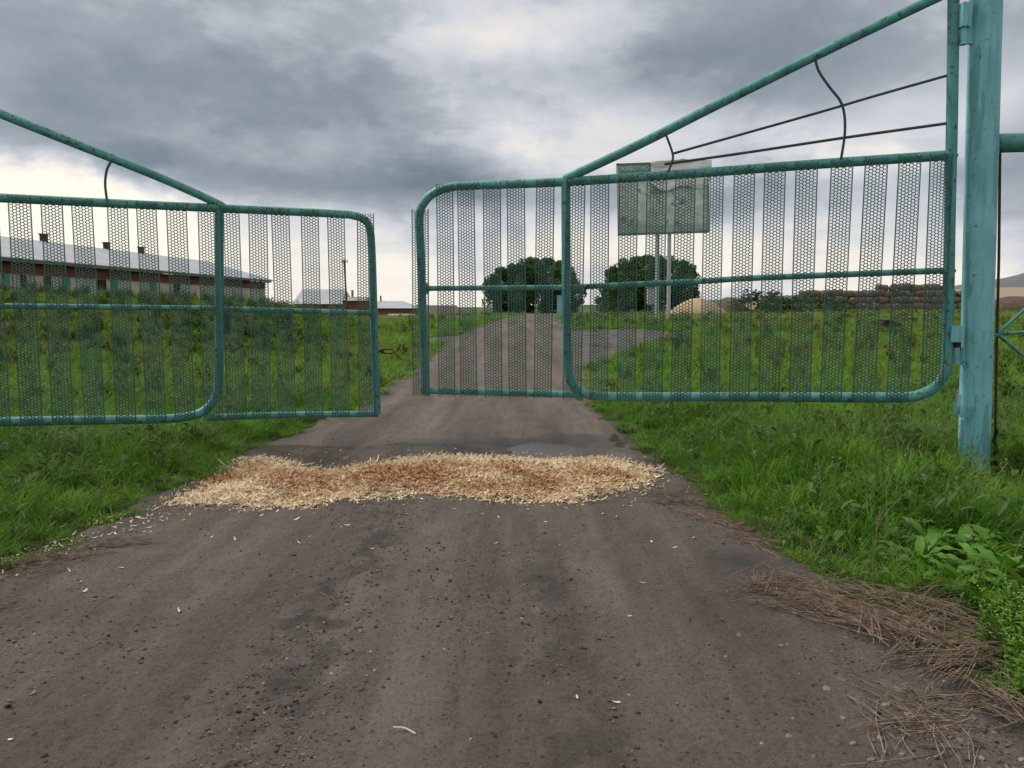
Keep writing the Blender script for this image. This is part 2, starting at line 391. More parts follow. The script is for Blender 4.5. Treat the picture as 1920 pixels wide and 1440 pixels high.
me = npmesh('dirt_road', np.stack([Xr, Yrr, Zr], -1).reshape(-1, 3), grid_faces(*Xr.shape), M['road'], True)
dmp = np.clip(sm(.02, .25, pud(Xr, Yrr))*(.6+.6*fbm(Xr*5, Yrr*5, 49))+1.1*np.exp(-(((Xr+.6)/1.2)**2+((Yrr-8.6)/.45)**2))*fbm(Xr*4, Yrr*4, 41)*1.6, 0, 1)
q = on_z(1395, 1060, 0); dmp = np.clip(dmp+1.1*np.exp(-(((Xr-q[0])/.22)**2+((Yrr-q[1])/.30)**2))*(.4+fbm(Xr*6, Yrr*6, 43)), 0, 1)
for px, py, sx, sy, am in [(1010, 1090, .30, .18, .5), (560, 1150, .12, .5, .5), (480, 1280, .14, .3, .5), (1380, 1150, .5, .4, .35), (120, 1150, .6, .25, .4), (720, 1020, .13, .5, .4), (1300, 940, .3, .3, .5)]:
    q = on_z(px, py, 0); dmp = np.clip(dmp+am*np.exp(-(((Xr-q[0])/sx)**2+((Yrr-q[1])/sy)**2))*(.3+fbm(Xr*9, Yrr*9, 44)), 0, 1)
dmp = np.clip(dmp+1.1*sm(-.05, .15, pdist(STRAW, Xr, Yrr))*(.5+fbm(Xr*7, Yrr*7, 46)), 0, 1)
gb = np.exp(-((Xr+.90)/.24)**2)*sm(7, 5.5, Yrr)+.6*np.exp(-((Xr-.22)/.16)**2)*sm(6.5, 4, Yrr); dmp = np.clip(dmp+.85*gb*sm(.42, .62, fbm(Xr*11, Yrr*9, 47))*(.5+fbm(Xr*3, Yrr*1.5, 48)), 0, 1)
# darker margins where the verge begins
dmp = np.clip(dmp+.5*sm(.10, -.02, edge)[None, :]*fbm(Xr*3, Yrr*3, 45), 0, 1)
a1 = me.attributes.new('damp', 'FLOAT', 'POINT'); a1.data.foreach_set('value', dmp.ravel().astype(np.float32))
tag(link(bpy.data.objects.new('dirt_road', me)), 'rutted grey brown dirt road running through the gate', kind='structure')
for nm, Pl, lb in (('side_track', TRACK_R, 'muddy side track branching right beyond the gate'), ('side_track', TRACK_L, 'pale side track branching left beyond the gate')):
    x0, y0 = Pl.min(0)-.5; x1, y1 = Pl.max(0)+.5
    gx, gy = np.meshgrid(np.linspace(x0, x1, 90), np.linspace(y0, y1, 90)); dd = pdist(Pl, gx, gy)+.5*(fbm(gx*.8, gy*.8, 51)-.5)
    gz = H(gx, gy)+.02+.10*(fbm(gx*1.2, gy*.9, 52)-.5)*sm(0, .6, dd)-.25*sm(.1, -.4, dd)
    link(tag(bpy.data.objects.new(nm, npmesh(nm, np.stack([gx, gy, gz], -1).reshape(-1, 3), grid_faces(90, 90), M['track'], True)), lb, kind='structure'))
# puddle
t = np.linspace(0, 2*pi, 40, endpoint=False); rp = 1+.22*np.sin(3*t+1)+.12*np.sin(5*t)
zp = float(road_z(np.array([PUD[0]]), np.array([PUD[1]]))[0])+.012+.058
pv = [(PUD[0]+.70*r_*cos(a), PUD[1]+.55*r_*sin(a), zp) for a, r_ in zip(t, rp)]
pm = npmesh('puddle', pv+[(PUD[0], PUD[1], zp)], [(i, (i+1) % 40, 40) for i in range(40)], M['water'])
link(tag(bpy.data.objects.new('puddle', pm), 'small shining puddle in a pothole behind the wood shavings', 'puddle', kind='structure'))

# ------------------------------------------------------------------ scatter by geometry nodes (for uncountable stuff)
def source(name, objs):
    c = bpy.data.collections.new(name)
    for o in objs: c.objects.link(o)
    return c
def scatter(name, P, rot, scl, idx, coll, label, cat=None, parent=None):
    P = np.asarray(P, np.float32); me = bpy.data.meshes.new(name); me.vertices.add(len(P)); me.vertices.foreach_set('co', P.ravel())
    for nm, ty, d in (('rot', 'FLOAT_VECTOR', rot), ('scl', 'FLOAT_VECTOR', scl)):
        a = me.attributes.new(nm, ty, 'POINT'); a.data.foreach_set('vector', np.asarray(d, np.float32).ravel())
    a = me.attributes.new('idx', 'INT', 'POINT'); a.data.foreach_set('value', np.asarray(idx, np.int32))
    me.update()
    o = bpy.data.objects.new(name, me); link(o, parent)
    nt = bpy.data.node_groups.new(name+'_scatter', 'GeometryNodeTree')
    nt.interface.new_socket('Geometry', in_out='INPUT', socket_type='NodeSocketGeometry')
    nt.interface.new_socket('Geometry', in_out='OUTPUT', socket_type='NodeSocketGeometry')
    N, Lk = nt.nodes, nt.links
    gi, go = N.new('NodeGroupInput'), N.new('NodeGroupOutput'); ci = N.new('GeometryNodeCollectionInfo'); ip = N.new('GeometryNodeInstanceOnPoints')
    ci.inputs[0].default_value = coll; ci.inputs['Separate Children'].default_value = True; ci.inputs['Reset Children'].default_value = True
    def na(n_, ty):
        q = N.new('GeometryNodeInputNamedAttribute'); q.data_type = ty; q.inputs[0].default_value = n_; return q.outputs[0]
    er = N.new('FunctionNodeEulerToRotation'); Lk.new(na('rot', 'FLOAT_VECTOR'), er.inputs[0])
    Lk.new(gi.outputs[0], ip.inputs['Points']); Lk.new(ci.outputs[0], ip.inputs['Instance']); ip.inputs['Pick Instance'].default_value = True
    Lk.new(na('idx', 'INT'), ip.inputs['Instance Index']); Lk.new(er.outputs[0], ip.inputs['Rotation']); Lk.new(na('scl', 'FLOAT_VECTOR'), ip.inputs['Scale'])
    Lk.new(ip.outputs[0], go.inputs[0])
    md = o.modifiers.new('scatter', 'NODES'); md.node_group = nt
    return tag(o, label, cat, kind='stuff')

# ------------------------------------------------------------------ gate leaves
class Plane:
    def __init__(s, a, b, org): s.a = np.array(a, float); s.b = np.array(b, float); d = s.b-s.a; s.t = d/np.linalg.norm(d); s.n = np.array([-s.t[1], s.t[0]]); s.org = np.array(org, float)
    def at(s, px, py, off=0.0):
        d = ray(px, py); t = s.n.dot(s.a)/s.n.dot(d[:2]); p = np.array([0, 0, CAMZ])+d*t
        k = s.n if s.n.dot(-s.a) > 0 else -s.n      # towards the camera
        p[:2] += k*off; return p-s.org
    def line(s, pts, off=0.0): return [s.at(px, py, off) for px, py in pts]

def strip_mesh(w, h, cols=6, name='mesh_strip'):
    """sheet-metal strip punched with round-ish holes, honeycomb fashion; local x across, z up"""
    edge = .0095; dx = (w-2*edge)/cols; p = dx*1.03; rows = int(h/p); V, Fs = [], []
    def pt(x_, y_, z_): V.append((x_, y_, z_)); return len(V)-1
    th = .002
    for c in range(cols):
        cx_ = -w/2+edge+dx*(c+.5); off = (c % 2)*p/2
        for r_ in range(-1, rows+1):
            cz = r_*p+p/2+off
            if cz < p*.35 or cz > h-p*.3: continue
            hx = [(-.667, 0), (-.333, -.5), (.333, -.5), (.667, 0), (.333, .5), (-.333, .5)]
            o_ = [pt(cx_+a*dx, 0, cz+b_*p) for a, b_ in hx]
            ir = .75
            i_ = [pt(cx_+a*dx*ir, 0, cz+b_*p*ir) for a, b_ in hx]
            j_ = [pt(cx_+a*dx*ir, th, cz+b_*p*ir) for a, b_ in hx]
            for k in range(6):
                k2 = (k+1) % 6
                Fs.append((o_[k], o_[k2], i_[k2], i_[k])); Fs.append((i_[k], i_[k2], j_[k2], j_[k]))
    for sx in (-1, 1):
        a = sx*w/2; b_ = sx*(w/2-edge*.9); q = [pt(a, -.002, 0), pt(b_, -.002, 0), pt(b_, -.002, h), pt(a, -.002, h), pt(a, .006, 0), pt(a, .006, h)]
        Fs += [(q[0], q[1], q[2], q[3]), (q[0], q[3], q[5], q[4])]
    me = bpy.data.meshes.new(name); me.from_pydata(V, [], Fs); me.materials.append(M['strip']); me.update(); return me
STRIP_W, STRIP_H = .192, 2.2
strip_me = strip_mesh(STRIP_W, STRIP_H)
def pipe(parent, name, pl, px_pts, r, off=0.0, k=6, n=12, mat='gate', smoothpath=True):
    b = MB(); P_ = pl.line(px_pts, off); b.tube(spline(P_, k) if smoothpath else P_, r, n); return b.build(name, M[mat], parent, True)
def interp_y(pts, x):
    p = sorted(pts); return float(np.interp(x, [a for a, _ in p], [b_ for _, b_ in p]))
def strips(parent, pl, ranges, top, bot, ovr={}):
    for i, (a, b_) in enumerate(ranges):
        xc = (a+b_)/2; yt, yb = interp_y(top, xc), interp_y(bot, xc)
        if i in ovr: yt, yb = ovr[i]
        p0 = pl.at(xc, yb, .062); ptop = pl.at(xc, yt, .062)
        # the photograph's column fixes the strip at mid height; it then stands plumb in the leaf's plane
        pm = pl.at(xc, (yt+yb)/2, .062)
        o = bpy.data.objects.new('mesh_strip', strip_me); link(o, parent)
        h = ptop[2]-p0[2]; o.location = (pm[0], pm[1], p0[2]); o.scale = (1+random.uniform(-.03, .03), 1, h/STRIP_H)
        o.rotation_euler = (random.uniform(-.010, .010), random.uniform(-.011, .011), math.atan2(pl.t[1], pl.t[0]) + (pi if pl.t[0] < 0 else 0))
gh = on_y(1785, 700, 7.0); gf = on_y(790, 560, 8.33)
orgR = (gh[0], 7.0, 0.0)
plR = Plane(gh[:2], gf[:2], orgR)
GR = empty('gate_leaf', orgR, 'right turquoise gate leaf of honeycomb metal strips hung on the thick round post', 'gate', 'farm gate leaves')
topR = [(700, 352), (845, 350), (1060, 341), (1300, 325), (1500, 310), (1780, 291)]
pipe(GR, 'top_rail', plR, topR[::-1][:-2]+[(880, 348), (845, 351), (815, 361), (796, 379), (787, 405), (789, 480), (793, 600), (798, 700), (798, 733)], .045)
pipe(GR, 'hinge_pipe', plR, [(1789, -34), (1788, 0), (1785, 222), (1781, 400), (1777, 640), (1774, 690), (1766, 711), (1750, 728), (1725, 740), (1690, 745), (1540, 745)], .049)
pipe(GR, 'bottom_rail', plR, [(1540, 745), (1400, 744), (1200, 744), (1130, 743), (1100, 739), (1080, 728), (1068, 708), (1064, 670), (1062, 560), (1061, 341)], .047)
pipe(GR, 'end_bottom_rail', plR, [(792, 732), (900, 735), (1088, 740)], .036)
pipe(GR, 'middle_rail', plR, [(795, 541), (900, 540), (1058, 539)], .028)
pipe(GR, 'middle_rail', plR, [(1064, 539), (1300, 528), (1400, 522), (1600, 514), (1776, 507)], .029)
pipe(GR, 'brace', plR, [(1058, 337), (1198, 271), (1330, 204), (1528, 105), (1660, 41), (1788, -20)], .045)
pipe(GR, 'tie_rod', plR, [(1262, 288), (1528, 213), (1640, 180), (1778, 141)], .012, mat='rod')
pipe(GR, 'tie_rod', plR, [(1246, 308), (1400, 286), (1578, 259), (1778, 231)], .013, mat='rod')
pipe(GR, 'bent_rod', plR, [(1248, 252), (1256, 272), (1262, 292), (1260, 306), (1252, 326)], .011, .03, mat='rod')
pipe(GR, 'bent_rod', plR, [(1527, 108), (1534, 134), (1553, 163), (1574, 190), (1582, 215), (1583, 252), (1576, 300)], .012, .03, mat='rod')
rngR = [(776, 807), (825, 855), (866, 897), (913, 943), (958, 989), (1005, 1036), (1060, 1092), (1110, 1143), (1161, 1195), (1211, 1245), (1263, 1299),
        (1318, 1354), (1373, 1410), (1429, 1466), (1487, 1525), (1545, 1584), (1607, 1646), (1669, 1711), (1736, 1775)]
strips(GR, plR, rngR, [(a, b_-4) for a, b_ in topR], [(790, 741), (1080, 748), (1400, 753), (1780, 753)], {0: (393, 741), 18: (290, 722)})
b = MB(); p = plR.at(1052, 573, .0); b.box(p, (.075, .05, .21), math.atan2(plR.t[1], plR.t[0])); b.build('lock_plate', M['post'], GR)
b = MB(); b.tube(plR.line([(1098, 541), (1104, 536), (1112, 540), (1118, 534)], .05), .012, 6); b.build('wire_twist', M['black'], GR)
for q in ((1061, 340), (1782, 292), (1778, 508), (1062, 539), (797, 541), (1086, 741), (798, 732)):
    b = MB(); p = plR.at(*q); b.tube([p+np.array([0, 0, -.055]), p+np.array([.01, 0, 0]), p+np.array([0, 0, .055])], [.030, .057, .028], 9); b.build('weld', M['gate'], GR, True)
# hinge pieces carried by the leaf
b = MB(); b.box(plR.at(1806, 32, .03), (.085, .10, .20)); b.build('hinge_block', M['post'], GR)
b = MB(); b.box(plR.at(1793, 640, .03), (.11, .02, .012)); b.box(plR.at(1791, 626, .03), (.095, .09, .145)); b.build('hinge_block', M['post'], GR)

# left leaf
lf = on_y(703, 600, 8.78); l0 = on_y(0, 600, 7.5)
tdir = (l0-lf)[:2]; tdir /= np.linalg.norm(tdir); lh = lf[:2]+tdir*5.1
orgL = (lh[0], lh[1], 0.0); plL = Plane(lh, lf[:2], orgL)
def pxL(s_):       # image column of the point s_ metres along the leaf from the hinge, at eye height
    p = lh+plL.t*s_; return CX+F*p[0]/(p[1]*cos(PITCH))
GL = empty('gate_leaf', orgL, 'left turquoise gate leaf of honeycomb metal strips with rusty latch at its end', 'gate', 'farm gate leaves')
hx = pxL(.03)
topL = [(hx, 352), (0, 371), (205, 381), (420, 391), (630, 401), (800, 409)]
pipe(GL, 'top_rail', plL, [(hx, 352), (-150, 363), (0, 371), (205, 381), (420, 391), (630, 401), (665, 405), (683, 412), (693, 428), (697, 470), (700, 560), (703, 660), (707, 776)], .044)
pipe(GL, 'hinge_pipe', plL, [(hx-4, 30), (hx, 352), (hx+4, 600), (hx+8, 740), (hx+20, 778), (hx+60, 796), (hx+110, 800), (-120, 797)], .049)
pipe(GL, 'bottom_rail', plL, [(-120, 797), (0, 791), (150, 788), (290, 786), (345, 782), (378, 773), (399, 754), (408, 728), (411, 690), (411, 560), (411, 390)], .047)
pipe(GL, 'end_bottom_rail', plL, [(388, 783), (420, 782), (526, 778), (709, 776)], .036)
pipe(GL, 'middle_rail', plL, [(hx, 572), (0, 574), (206, 576), (408, 578)], .028)
pipe(GL, 'middle_rail', plL, [(413, 579), (550, 583), (702, 587)], .030)
pipe(GL, 'brace', plL, [(421, 391), (404, 380), (300, 333), (150, 273), (0, 213), (-180, 138), (hx, 60)], .043)
pipe(GL, 'bent_rod', plL, [(210, 302), (201, 320), (198, 346), (201, 374)], .012, .03, mat='rod')
rngL = [(-32, 8), (30, 68), (89, 128), (150, 188), (210, 246), (267, 303), (322, 357), (377, 410), (420, 455), (468, 501), (516, 549), (567, 600), (617, 650), (667, 699)]
c = -12
for k in range(7):
    c = c-(60.5+1.5*k); 
    if c-19 > hx: rngL.insert(0, (c-19.5, c+19.5))
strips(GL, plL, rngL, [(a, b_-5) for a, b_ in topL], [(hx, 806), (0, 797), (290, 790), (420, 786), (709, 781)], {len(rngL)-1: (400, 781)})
b = MB(); p = plL.at(424, 608, -.02); b.box(p, (.07, .05, .22), math.atan2(plL.t[1], plL.t[0])); b.build('lock_plate', M['rod'], GL)
b = MB(); b.tube(plL.line([(700, 656), (711, 658), (718, 660)]), .014, 8); b.tube(plL.line([(718, 655), (737, 656), (739, 659), (736, 663), (720, 662), (718, 655)]), .009, 8)
b.box(plL.at(717, 659), (.03, .05, .05)); b.build('latch', M['rust'], GL)
b = MB(); b.tube(plL.line([(738, 660), (744, 666), (751, 673)]), .006, 6); b.build('latch_wire', M['rust'], GL)

# ------------------------------------------------------------------ posts and fence
def post(loc, pts, label, right=True):
    t_ = empty('gate_post', loc, label, 'post', 'gate posts')
    b = MB(); b.tube([np.array(p)-np.array(loc) for p in np.concatenate([np.linspace(pts[i], pts[i+1], 6)[(i > 0):] for i in range(len(pts)-1)])], .130, 28); b.build('pipe', M['post'], t_, True)
    return t_
YP = 7.02
pb, pt_ = on_y(1825, 890, YP), on_y(1850, -60, YP)
dirp = (pt_-pb)/(pt_[2]-pb[2]); base = pb+dirp*(-.25-pb[2]); tip = pb+dirp*(4.35-pb[2])
PR = post((pb[0], YP, 0), [base, pb, (pb+pt_)/2, tip], 'thick round turquoise gate post standing in tall grass on the right')
o3 = np.array((pb[0], YP, 0))
def onp(px, py, dy=0): return on_y(px, py, YP+dy)-o3
b = MB(); b.tube([onp(1807, 50, -.03), onp(1806, 84, -.03)], .032, 12); b.box(onp(1816, 66, -.02), (.09, .03, .15)); b.build('hinge', M['post'], PR, True)
b = MB(); b.tube([onp(1795, 641, -.03), onp(1795, 656, -.03)], .03, 10); b.build('hinge_pin', M['rust'], PR, True)
b = MB(); b.tube([onp(1794, 652, -.05), onp(1794, 683, -.05)], .024, 12); b.box(onp(1806, 668, -.02), (.07, .03, .16)); b.build('hinge', M['post'], PR, True)
b = MB(); b.box(onp(1797, 750, -.06), (.035, .03, .10)); b.box(onp(1797, 768, -.06), (.07, .05, .09)); b.box(onp(1811, 772, -.125), (.095, .02, .11), ry=.06); b.build('lower_lug', M['post'], PR)
b = MB(); b.box(onp(1803, 830, -.09), (.02, .045, .42), ry=.02); b.build('flat_bar', M['post'], PR)
b = MB(); b.box(onp(1851, 800, -.10), (.03, .02, .30), ry=.02); b.build('flat_bar', M['post'], PR)
PL_ = post((lh[0]-.33, lh[1], 0), [(lh[0]-.33, lh[1], -.3), (lh[0]-.33, lh[1], 2), (lh[0]-.33, lh[1], 4.3)], 'thick round turquoise gate post carrying the left leaf')
FE = empty('fence', (on_y(1900, 880, 7.05)[0], 7.05, 0), 'turquoise pipe fence bay joining the right gate post, with thin rods', 'fence')
of = np.array(FE.location)
def onf(px, py, Y=7.05): return on_y(px, py, Y)-of
b = MB(); b.tube([onf(1866, 269), onf(1925, 267), onf(2400, 256)], .083, 18); b.build('top_pipe', M['gate'], FE, True)
b = MB(); b.box(onf(1869, 270, 6.98), (.03, .05, .16)); b.build('weld_plate', M['gate'], FE)
b = MB(); b.tube([onf(1875, 286), onf(1873, 480), onf(1869, 640), onf(1867, 760), onf(1865, 900)], .012, 8); b.build('vertical_rod', M['rust'], FE, True)
b = MB(); hP = [onf(1866+3*sin(k*1.7), 800+k*9, 7.0) for k in range(9)]; b.tube(hP, [.012+.006*(k % 2) for k in range(9)], 7); b.build('rope_end', M['black'], FE)
for q in ([(1866, 630), (1920, 581), (2300, 236)], [(1870, 626), (1920, 623), (2400, 600)], [(1870, 627), (1905, 655), (2200, 900)]):
    b = MB(); b.tube([onf(*p) for p in q], .015, 8); b.build('strut', M['gate'], FE, True)
b = MB(); b.tube([onf(2400, -100), onf(2385, 900), onf(2380, 960)], .10, 16); b.build('end_post', M['post'], FE, True)

# ------------------------------------------------------------------ billboard
YB = 50.0
bl = on_y(1156, 308, YB); br = on_y(1329, 302, YB); bb = on_y(1158, 443, YB)
BWd, BHt = br[0]-bl[0], bl[2]-bb[2]
BO = empty('billboard', (on_y(1243, 600, YB)[0], YB, float(H(on_y(1243, 600, YB)[0], YB))), 'torn billboard with a green heading on two grey poles beyond the right leaf', 'billboard')
ob = np.array(BO.location); roll = -math.atan2(6, 173)
mid = (on_y(1243, 372, YB)-ob)
M['bframe'] = simple('board_back', (.10, .15, .14), (.16, .22, .20), 1.5, .7)
m, g, b = newmat('faded_print'); co = objco(g)
n = g.noise(g.mapv(co, (1, 1, 1.2)), 0.75, 6, .62, 1.0); n2 = g.noise(co, .5, 3)
xx, yy_, z_ = g.sep(co)[0:3]
pic = g.ramp(n, [(.36, (.07, .08, .085)), (.43, (.38, .42, .41)), (.50, (.70, .72, .71)), (.55, (.42, .48, .46)), (.64, (.78, .80, .79))])
pic = g.mix(g.ramp(n2, [(.4, 0.), (.6, .5)]), pic, (.26, .36, .29, 1))
band = g.m('MULTIPLY', g.ramp(g.m('ADD', g.m('MULTIPLY', z_, .1), .5), [(.365, 1.), (.375, 0.)]), 1.)
col = g.mix(g.m('MULTIPLY', band, .75), pic, (.28, .36, .33, 1)); g.put(b.inputs['Base Color'], col); b.inputs['Roughness'].default_value = .6; M['print'] = m
m, g, b = newmat('bleached_banner'); co = objco(g)
g.put(b.inputs['Base Color'], g.ramp(g.noise(g.mapv(co, (.7, 1, 2.5)), 1.3, 6, .65, .6), [(.3, (.52, .53, .53)), (.6, (.70, .71, .70))])); b.inputs['Roughness'].default_value = .65
bump(g, b, g.noise(g.mapv(co, (.6, 1, 2.2)), 1.6, 5), .8, .2); M['banner'] = m
M['head'] = simple('green_heading', (.10, .24, .20), (.13, .28, .24), .8, .6)
M['cream'] = simple('pale_lettering', (.62, .68, .64), (.70, .74, .70), 3, .6)
M['pole'] = simple('grey_pole', (.36, .38, .40), (.46, .48, .50), 2, .6)
def brd(name, cx_, cz_, w, h, y_, th, mt):
    b = MB(); b.box((0, 0, 0), (w, th, h)); o = b.build(name, mt, BO)
    c_ = Matrix.Rotation(roll, 3, 'Y') @ Vector((cx_, 0, cz_)); o.location = Vector(mid)+c_+Vector((0, y_, 0)); o.rotation_euler = (0, roll, 0); return o
brd('panel', 0, 0, BWd, BHt, 0, .12, M['bframe'])
brd('picture', .05, -.35, BWd-.25, BHt-.95, -.075, .02, M['print'])
brd('heading', -BWd/2+1.12, BHt/2-.45, 2.1, .74, -.085, .02, M['head'])
brd('frame_bar', 0, BHt/2-.06, BWd, .13, -.09, .05, M['bframe']); brd('frame_bar', -BWd/2+.06, 0, .14, BHt, -.09, .05, M['pole'])
brd('frame_bar', 0, -BHt/2+.05, BWd, .10, -.09, .05, M['bframe'])
fc = bpy.data.curves.new('lettering', 'FONT'); fc.body = 'ЖИВОТНО'; fc.size = .35; fc.extrude = .01; fc.align_x = 'LEFT'; fc.align_y = 'CENTER'; fc.space_character = 1.0; fc.offset = 0
_t = bpy.data.objects.new('t', fc); fm = bpy.data.meshes.new_from_object(_t); bpy.data.objects.remove(_t)
fo = bpy.data.objects.new('lettering', fm); link(fo, BO); fm.materials.clear(); fm.materials.append(M['cream'])
c_ = Matrix.Rotation(roll, 3, 'Y') @ Vector((-BWd/2+.20, 0, BHt/2-.35)); fo.location = Vector(mid)+c_+Vector((0, -.105, 0)); fo.rotation_euler = (pi/2, roll*1.0, 0); fo.scale = (1.0, 1.1, 1)
# torn sheet hanging over the right part
nu, nv = 26, 20; Vv = []
for i in range(nv):
    for j in range(nu):
        u_, v_ = j/(nu-1), i/(nv-1)
        x_ = -BWd/2+2.15+(BWd-2.1)*u_+.5*max(0, u_-.85)*(1-v_)*6*.3; zt = BHt/2+.03+.12*sin(5*u_)*(u_ > .5)+.10*u_; zb = BHt/2-1.25-.55*sin(pi*u_)-.25*sin(9*u_)
        zz_ = zt+(zb-zt)*v_
        Vv.append((x_, -.20-.05*sin(u_*17+v_*4)-.04*sin(v_*13+u_*5), zz_))
o = bpy.data.objects.new('torn_sheet', npmesh('torn_sheet', Vv, grid_faces(nv, nu), M['banner'], True)); link(o, BO); o.location = Vector(mid); o.rotation_euler = (0, roll, 0)
for px in (1232, 1254):
    b = MB(); p0 = on_y(px, 440, YB+.15)-ob; p1 = on_y(px-1, 640, YB+.15)-ob; b.tube([p1, p0+np.array([0, 0, 3.6])], .13, 14); b.build('pole', M['pole'], BO, True)

# ------------------------------------------------------------------ buildings on the left
M['metal'] = simple('light_metal_roof', (.33, .35, .40), (.41, .43, .47), .5, .5, .0, .1, .05)
M['brick'] = simple('red_brick_wall', (.16, .055, .035), (.22, .085, .055), 3, .85)
M['wash'] = simple('whitewashed_wall', (.42, .41, .37), (.55, .53, .48), 1.5, .9)
M['dark'] = simple('dark_opening_and_eave_shade', (.02, .02, .02), (.03, .03, .03), 2, .9)
M['teal'] = simple('teal_boards', (.06, .24, .22), (.08, .30, .27), 2, .7)
M['slate'] = simple('brown_roof', (.085, .06, .055), (.12, .085, .075), .8, .85)
M['grey'] = simple('grey_sheet', (.20, .21, .22), (.28, .29, .30), .8, .8)
A, Bp = np.array([-28.2, 14.0]), np.array([-21.6, 69.0]); dv = (Bp-A)/np.linalg.norm(Bp-A); nv_ = np.array([-dv[1], dv[0]])  # nv_ points left
Ls = np.linalg.norm(Bp-A); ang = math.atan2(dv[1], dv[0])
SH = empty('cowshed', (*(A+Bp)/2, .8), 'long low cowshed with pale metal roof behind the grassy bank', 'shed')
SH.rotation_euler = (0, 0, ang)
# local: x along the shed (far +), y to the left (away from the road)
def shed(name, fn, mt, par=SH, sm_=False):
    b = MB(); fn(b); return b.build(name, mt, par, sm_)
ev, rdg, dep = 3.3, 4.97, 12.0
shed('wall', lambda b: (b.box((0, .6, 1.3), (Ls, .3, 3.0)), b.box((Ls/2-.15, 6, 1.3), (.3, 11, 3.0)), b.box((0, 11.4, 1.3), (Ls, .3, 3.0))), M['wash'])
shed('brick_band', lambda b: b.box((0, .42, 2.78), (Ls, .1, .52)), M['brick'])
shed('fascia', lambda b: b.box((0, -.05, 3.18), (Ls+.6, .12, .16)), M['wash'])
shed('eave_shade', lambda b: b.box((0, .18, 3.06), (Ls+.4, .4, .05)), M['dark'])  # near-black strip: the shadow under the eave, put in as colour
def roofpan(b, x0, x1):
    b.add([(x0, -.35, ev-.08), (x1, -.35, ev-.08), (x1, 6, rdg), (x0, 6, rdg), (x0, -.35, ev-.02), (x1, -.35, ev-.02), (x1, 6, rdg+.06), (x0, 6, rdg+.06)],
          [(0, 3, 2, 1), (4, 5, 6, 7), (0, 1, 5, 4), (1, 2, 6, 5), (2, 3, 7, 6), (3, 0, 4, 7)])
npn = 14
for i in range(npn):
    x0 = -Ls/2-.3+(Ls+.6)*i/npn; x1 = -Ls/2-.3+(Ls+.6)*(i+1)/npn-.035
    shed('roof_panel', lambda b: roofpan(b, x0, x1), M['metal'])
shed('rear_roof', lambda b: b.add([(-Ls/2, 6.05, rdg), (Ls/2, 6.05, rdg), (Ls/2, 12.3, ev), (-Ls/2, 12.3, ev)], [(0, 1, 2, 3)]), M['metal'])
shed('gable', lambda b: b.add([(Ls/2-.1, .6, 2.8), (Ls/2-.1, 11.4, 2.8), (Ls/2-.1, 6, rdg-.05), (Ls/2-.3, .6, 2.8), (Ls/2-.3, 11.4, 2.8), (Ls/2-.3, 6, rdg-.05)], [(0, 1, 2), (3, 5, 4), (0, 2, 5, 3), (1, 4, 5, 2)]), M['brick'])
def shed_x(px, y_loc):      # local x where image column px meets the line at local y
    c0 = np.array(SH.location[:2])+nv_*y_loc; k = (px-CX)/F/cos(PITCH)
    return (k*c0[1]-c0[0])/(dv[0]-k*dv[1])
for px in (98, 213, 276):
    xl = shed_x(px, 6); shed('roof_vent', lambda b: (b.box((xl, 6, rdg+.22), (.34, .34, .5)), b.box((xl, 6, rdg+.50), (.44, .44, .07), .1)), M['rust'])
for a_, b_, mt, nm in ((130, 142, 'teal', 'shutter'), (219, 230, 'teal', 'shutter'), (291, 301, 'teal', 'shutter'), (194, 208, 'dark', 'window'), (95, 106, 'dark', 'window'), (52, 60, 'dark', 'window'), (335, 345, 'dark', 'window'), (20, 30, 'teal', 'shutter')):
    x0, x1 = shed_x(a_, .4), shed_x(b_, .4)
    shed(nm, lambda b: b.box(((x0+x1)/2, .42, 1.9), (abs(x1-x0), .10, 1.15)), M[mt])

def hut(name, label, Y, xl, xr, ytop, yeave, ybase, depth, wallm, roofm, hip=0.0, cat='building', chim=None):
    a, b2 = on_y(xl, yeave, Y), on_y(xr, yeave, Y); w = b2[0]-a[0]; cx_ = (a[0]+b2[0])/2; zb = on_y(xl, ybase, Y)[2]; ze = a[2]; zt = on_y(xl, ytop, Y)[2]
    gz = float(H(cx_, Y))-.3; e = empty(name, (cx_, Y, gz), label, cat)
    b = MB(); b.box((0, depth/2, (ze-gz)/2), (w-.4, depth, ze-gz)); b.build('wall', M[wallm], e)
    b = MB(); h2 = w*hip/2; yo = depth/2; z0, z1 = ze-gz, zt-gz
    b.add([(-w/2, -.4, z0), (w/2, -.4, z0), (w/2, depth+.4, z0), (-w/2, depth+.4, z0), (-w/2+h2, yo, z1), (w/2-h2, yo, z1)],
          [(0, 1, 5, 4), (1, 2, 5), (2, 3, 4, 5), (3, 0, 4), (0, 3, 2, 1)]); b.build('roof', M[roofm], e)
    if chim:
        for px in chim:
            b = MB(); p = on_y(px, ytop, Y+yo); b.box((p[0]-cx_, yo, z1+.4), (.3, .3, 1.2)); b.build('chimney', M['grey'], e)
    return e
e1 = hut('barn', 'low barn with a pale metal roof and brick end behind the left leaf', 120, 548, 642, 541, 570, 590, 9, 'brick', 'metal', .1)
e2 = hut('brick_hut', 'small red brick hut with dark flat eaves beside the metal roofed barn', 112, 640, 688, 556, 564, 592, 6, 'brick', 'grey', .2, chim=(661,))
b = MB(); b.box((-.2, -.03, 1.2), (.9, .06, .8)); b.build('window', M['dark'], e2)
e3 = hut('farmhouse', 'brick house with a pale blue hipped roof seen between the gate leaves', 140, 672, 778, 564, 578, 592, 10, 'brick', 'metal', .55, chim=(714,))
for k in (-.8, 1.8, 3.6):
    b = MB(); b.box((k, -.03, 1.25), (.9, .06, .7)); b.build('window', M['dark'], e3)
